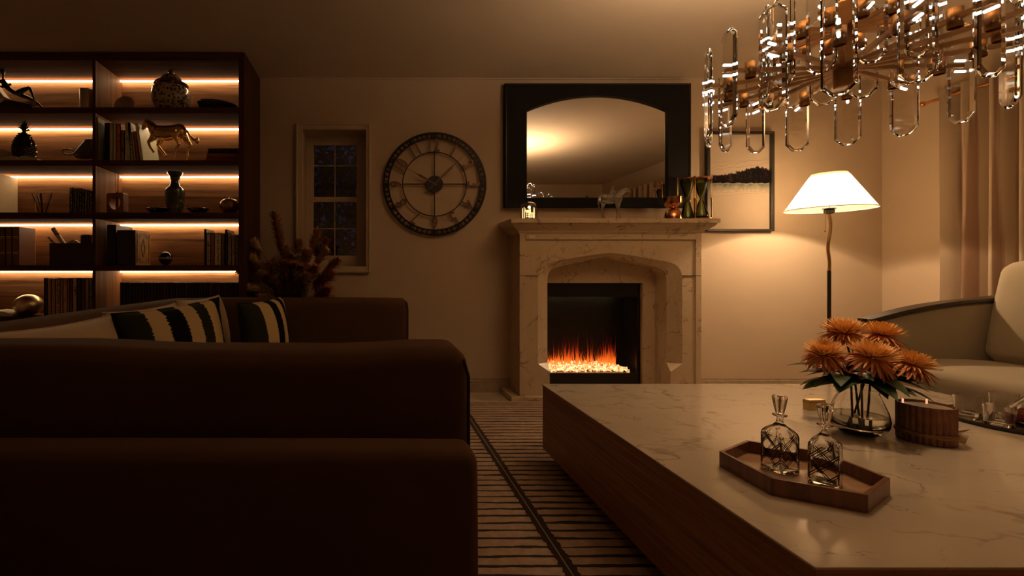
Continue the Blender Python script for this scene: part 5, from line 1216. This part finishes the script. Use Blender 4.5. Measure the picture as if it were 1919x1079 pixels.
# pencil cup with pens (third shelf)
Zc = 3.56; zc0 = Z_sh[2]+.0005; cx_ = px(79.5,Zc)
r = thing('pencil_cup', 'small clear pencil cup on the third shelf holding pens', 'cup', (cx_, Zc, zc0))
MB().lathe([(.044,0),(.046,.003),(.046,.088),(.043,.088),(.042,.006),(.01,.005)], 32).build('cup_wall', glass((.9,.82,.65), .25, 1.2), r, smooth=True); MB().lathe([(.0465,.004),(.0465,.010)], 32, cap0=False, cap1=False).build('foot_ring', M_chrome, r, smooth=True)
for (xt, yt, dx, dy, lab, c) in ((60,362,-.018,.0,'dark pen leaning furthest left in the pencil cup', K_), (66,365,-.006,.015,'dark pen in the pencil cup, second from the left', (.03,.02,.015)), (78,361,.004,-.005,'thick black marker upright in the middle of the pencil cup', K_), (96,361,.018,.006,'brown pen leaning right in the pencil cup', (.10,.05,.03))):
    p0 = Vector((cx_+dx, Zc+dy, zc0+.008)); p1 = Vector((px(xt,Zc), Zc+dy*1.5, pz(yt,Zc))); d = p1-p0
    q = thing('pen', lab, 'pen', tuple(p0), group='pens in the pencil cup'); th_ = .007 if 'thick' in lab else .0045
    MB().tube([(0,0,0), tuple(d*.7)], [th_*.8, th_], 10).build('barrel', plain(c, .4), q, smooth=True); MB().tube([tuple(d*.7), tuple(d*.97), tuple(d)], [th_*1.15, th_*1.1, th_*.3], 10).build('cap', plain(tuple(x*.7 for x in c), .3), q, smooth=True)
# reed diffuser in a rose block
Zd = 3.50; r = thing('reed_diffuser', 'square rose stone block with a round hole holding a glass tube of reeds, third shelf', 'diffuser', (px(220,Zd), Zd, Z_sh[2]+.0005), R(-14))
mb = MB(); s_ = .078; n = 40; H_ = .152
for y in (-.025, .025):
    cir = [(.050*math.cos(2*PI*(j+.5)/n), .078+.050*math.sin(2*PI*(j+.5)/n)) for j in range(n)]
    sq = []
    for j in range(n):
        a = 2*PI*(j+.5)/n; c, d = math.cos(a), math.sin(a); m_ = max(abs(c), abs(d)); sq.append((s_*c/m_, .078+(H_/2)*d/m_))
    mb.add([(a, y, b) for a, b in cir+sq], [(j, (j+1)%n, n+(j+1)%n, n+j) for j in range(n)])
mb.add([(a, y, b) for y in (-.025,.025) for a, b in cir], [(j, (j+1)%n, n+(j+1)%n, n+j) for j in range(n)]); mb.add([(a, y, b) for y in (-.025,.025) for a, b in sq], [(j, (j+1)%n, n+(j+1)%n, n+j) for j in range(n)])
mb.build('stone_block', plain((.30,.15,.10), .6), r)
MB().lathe([(.011,.006),(.012,.01),(.012,.150),(.008,.156),(.008,.165)], 20).build('glass_tube', glass((.9,.75,.65), .02, 1.4), r, smooth=True)
for k, (dx, dy) in enumerate(((-.022,.0),(-.004,.006),(.016,-.004))): MB().tube([(0,0,.02),(dx,dy,.330-.01*k)], .0018, 6).build('reed', M_black, r)
# patterned vase and two shallow bowls
g = G('vase_pattern'); o = g.obj(); n = g.noise(o, 26, 5, .6, 1.5); n2 = g.noise(g.map(o, (1,1,3)), 18, 3)
M_vp = g.pbr(g.ramp(g.math('ADD', g.math('MULTIPLY', n, .7), g.math('MULTIPLY', n2, .3)), [(.38, (.012,.010,.012)), (.46, (.04,.06,.02)), (.52, (.015,.012,.01)), (.60, (.16,.06,.035)), (.68, (.32,.22,.14))]), .25, 0, Coat_Weight=.5)
Zv = 3.60; r = thing('patterned_vase', 'dark green flower patterned porcelain vase with flared neck in the middle of the third shelf', 'vase', (px(328,Zv), Zv, Z_sh[2]+.0005))
MB().lathe([(.050,0),(.056,.006),(.057,.02),(.070,.10),(.076,.165),(.074,.195)], 40).build('belly', M_vp, r, smooth=True)
MB().lathe([(.074,.195),(.060,.212),(.040,.228),(.034,.25)], 40, cap0=False, cap1=False).build('shoulder', M_vp, r, smooth=True)
MB().lathe([(.034,.25),(.032,.275),(.040,.305),(.058,.328),(.060,.336),(.054,.334),(.036,.305),(.028,.275)], 40, cap0=False).build('neck', M_vp, r, smooth=True)
for a in range(14): pass
def bowl(x, Z, lab):
    r = thing('shallow_bowl', lab, 'bowl', (px(x,Z), Z, Z_sh[2]+.0005), group='dark shallow bowls beside the patterned vase')
    MB().lathe([(.030,0),(.034,.004),(.066,.022),(.086,.044),(.083,.046),(.062,.026),(.01,.010)], 40).build('bowl_body', plain((.016,.012,.011), .2), r, smooth=True)
    mb = MB()
    for k in range(7):
        a = -PI/2 - .5 + k*.13; mb.tube([(.068*math.cos(a), .068*math.sin(a), .024), (.0855*math.cos(a), .0855*math.sin(a), .043)], .0012, 5)
    mb.build('pale_ticks', plain((.4,.33,.26), .4), r)
bowl(295, 3.56, 'dark shallow bowl left of the patterned vase on the third shelf'); bowl(372, 3.56, 'dark shallow bowl right of the patterned vase on the third shelf')
# golden pomegranate
Za = 3.56; r = thing('golden_pomegranate', 'golden pomegranate ornament at the right end of the third shelf', 'ornament', (px(430.5,Za), Za, Z_sh[2]+.0005))
prof = [(.012,.0),(.040,.006),(.066,.030),(.078,.060),(.075,.090),(.056,.112),(.030,.119),(.012,.114)]
MB().lathe(prof, 32).build('fruit', plain((.42,.24,.10), .25, .8, .3, 20), r, smooth=True)
mb = MB()
for k in range(6): a = k*PI/3; mb.tube([(.008*math.cos(a), .008*math.sin(a), .112), (.016*math.cos(a), .016*math.sin(a), .132), (.026*math.cos(a), .026*math.sin(a), .138)], [.005,.004,.001], 6)
mb.tube([(0,0,.112),(.004,0,.140),(.012,0,.150)], [.006,.004,.003], 8); mb.build('calyx', M_brass, r, smooth=True)
# dark globe
Zg = 3.56; r = thing('dark_globe', 'small black sphere with a silver equator band on the fourth shelf', 'globe', (px(310.5,Zg), Zg, Z_sh[3]+.0005))
MB().ball((0,0,.056), .052, 28, 18).build('sphere', plain((.012,.010,.010), .08), r, smooth=True); MB().lathe([(.0525,.050),(.0575,.050),(.0575,.061),(.0525,.061)], 40, cap0=False, cap1=False).build('equator_band', metal((.45,.38,.30), .3), r, smooth=True); MB().lathe([(.02,0),(.022,.003),(.014,.008)], 20).build('foot', M_black, r, smooth=True)
# matte gold sphere
Zs = 3.56; r = thing('gold_sphere', 'satin gold slightly flattened sphere on the fifth shelf left of the books', 'ornament', (px(53.5,Zs), Zs, Z_sh[4]+.0005))
MB().ball((0,0,.083), (.100,.100,.083), 36, 22).build('sphere', metal((.80,.64,.42), .36, .03), r, smooth=True); MB().lathe([(.03,0),(.032,.003)], 20).build('foot', M_brass, r)
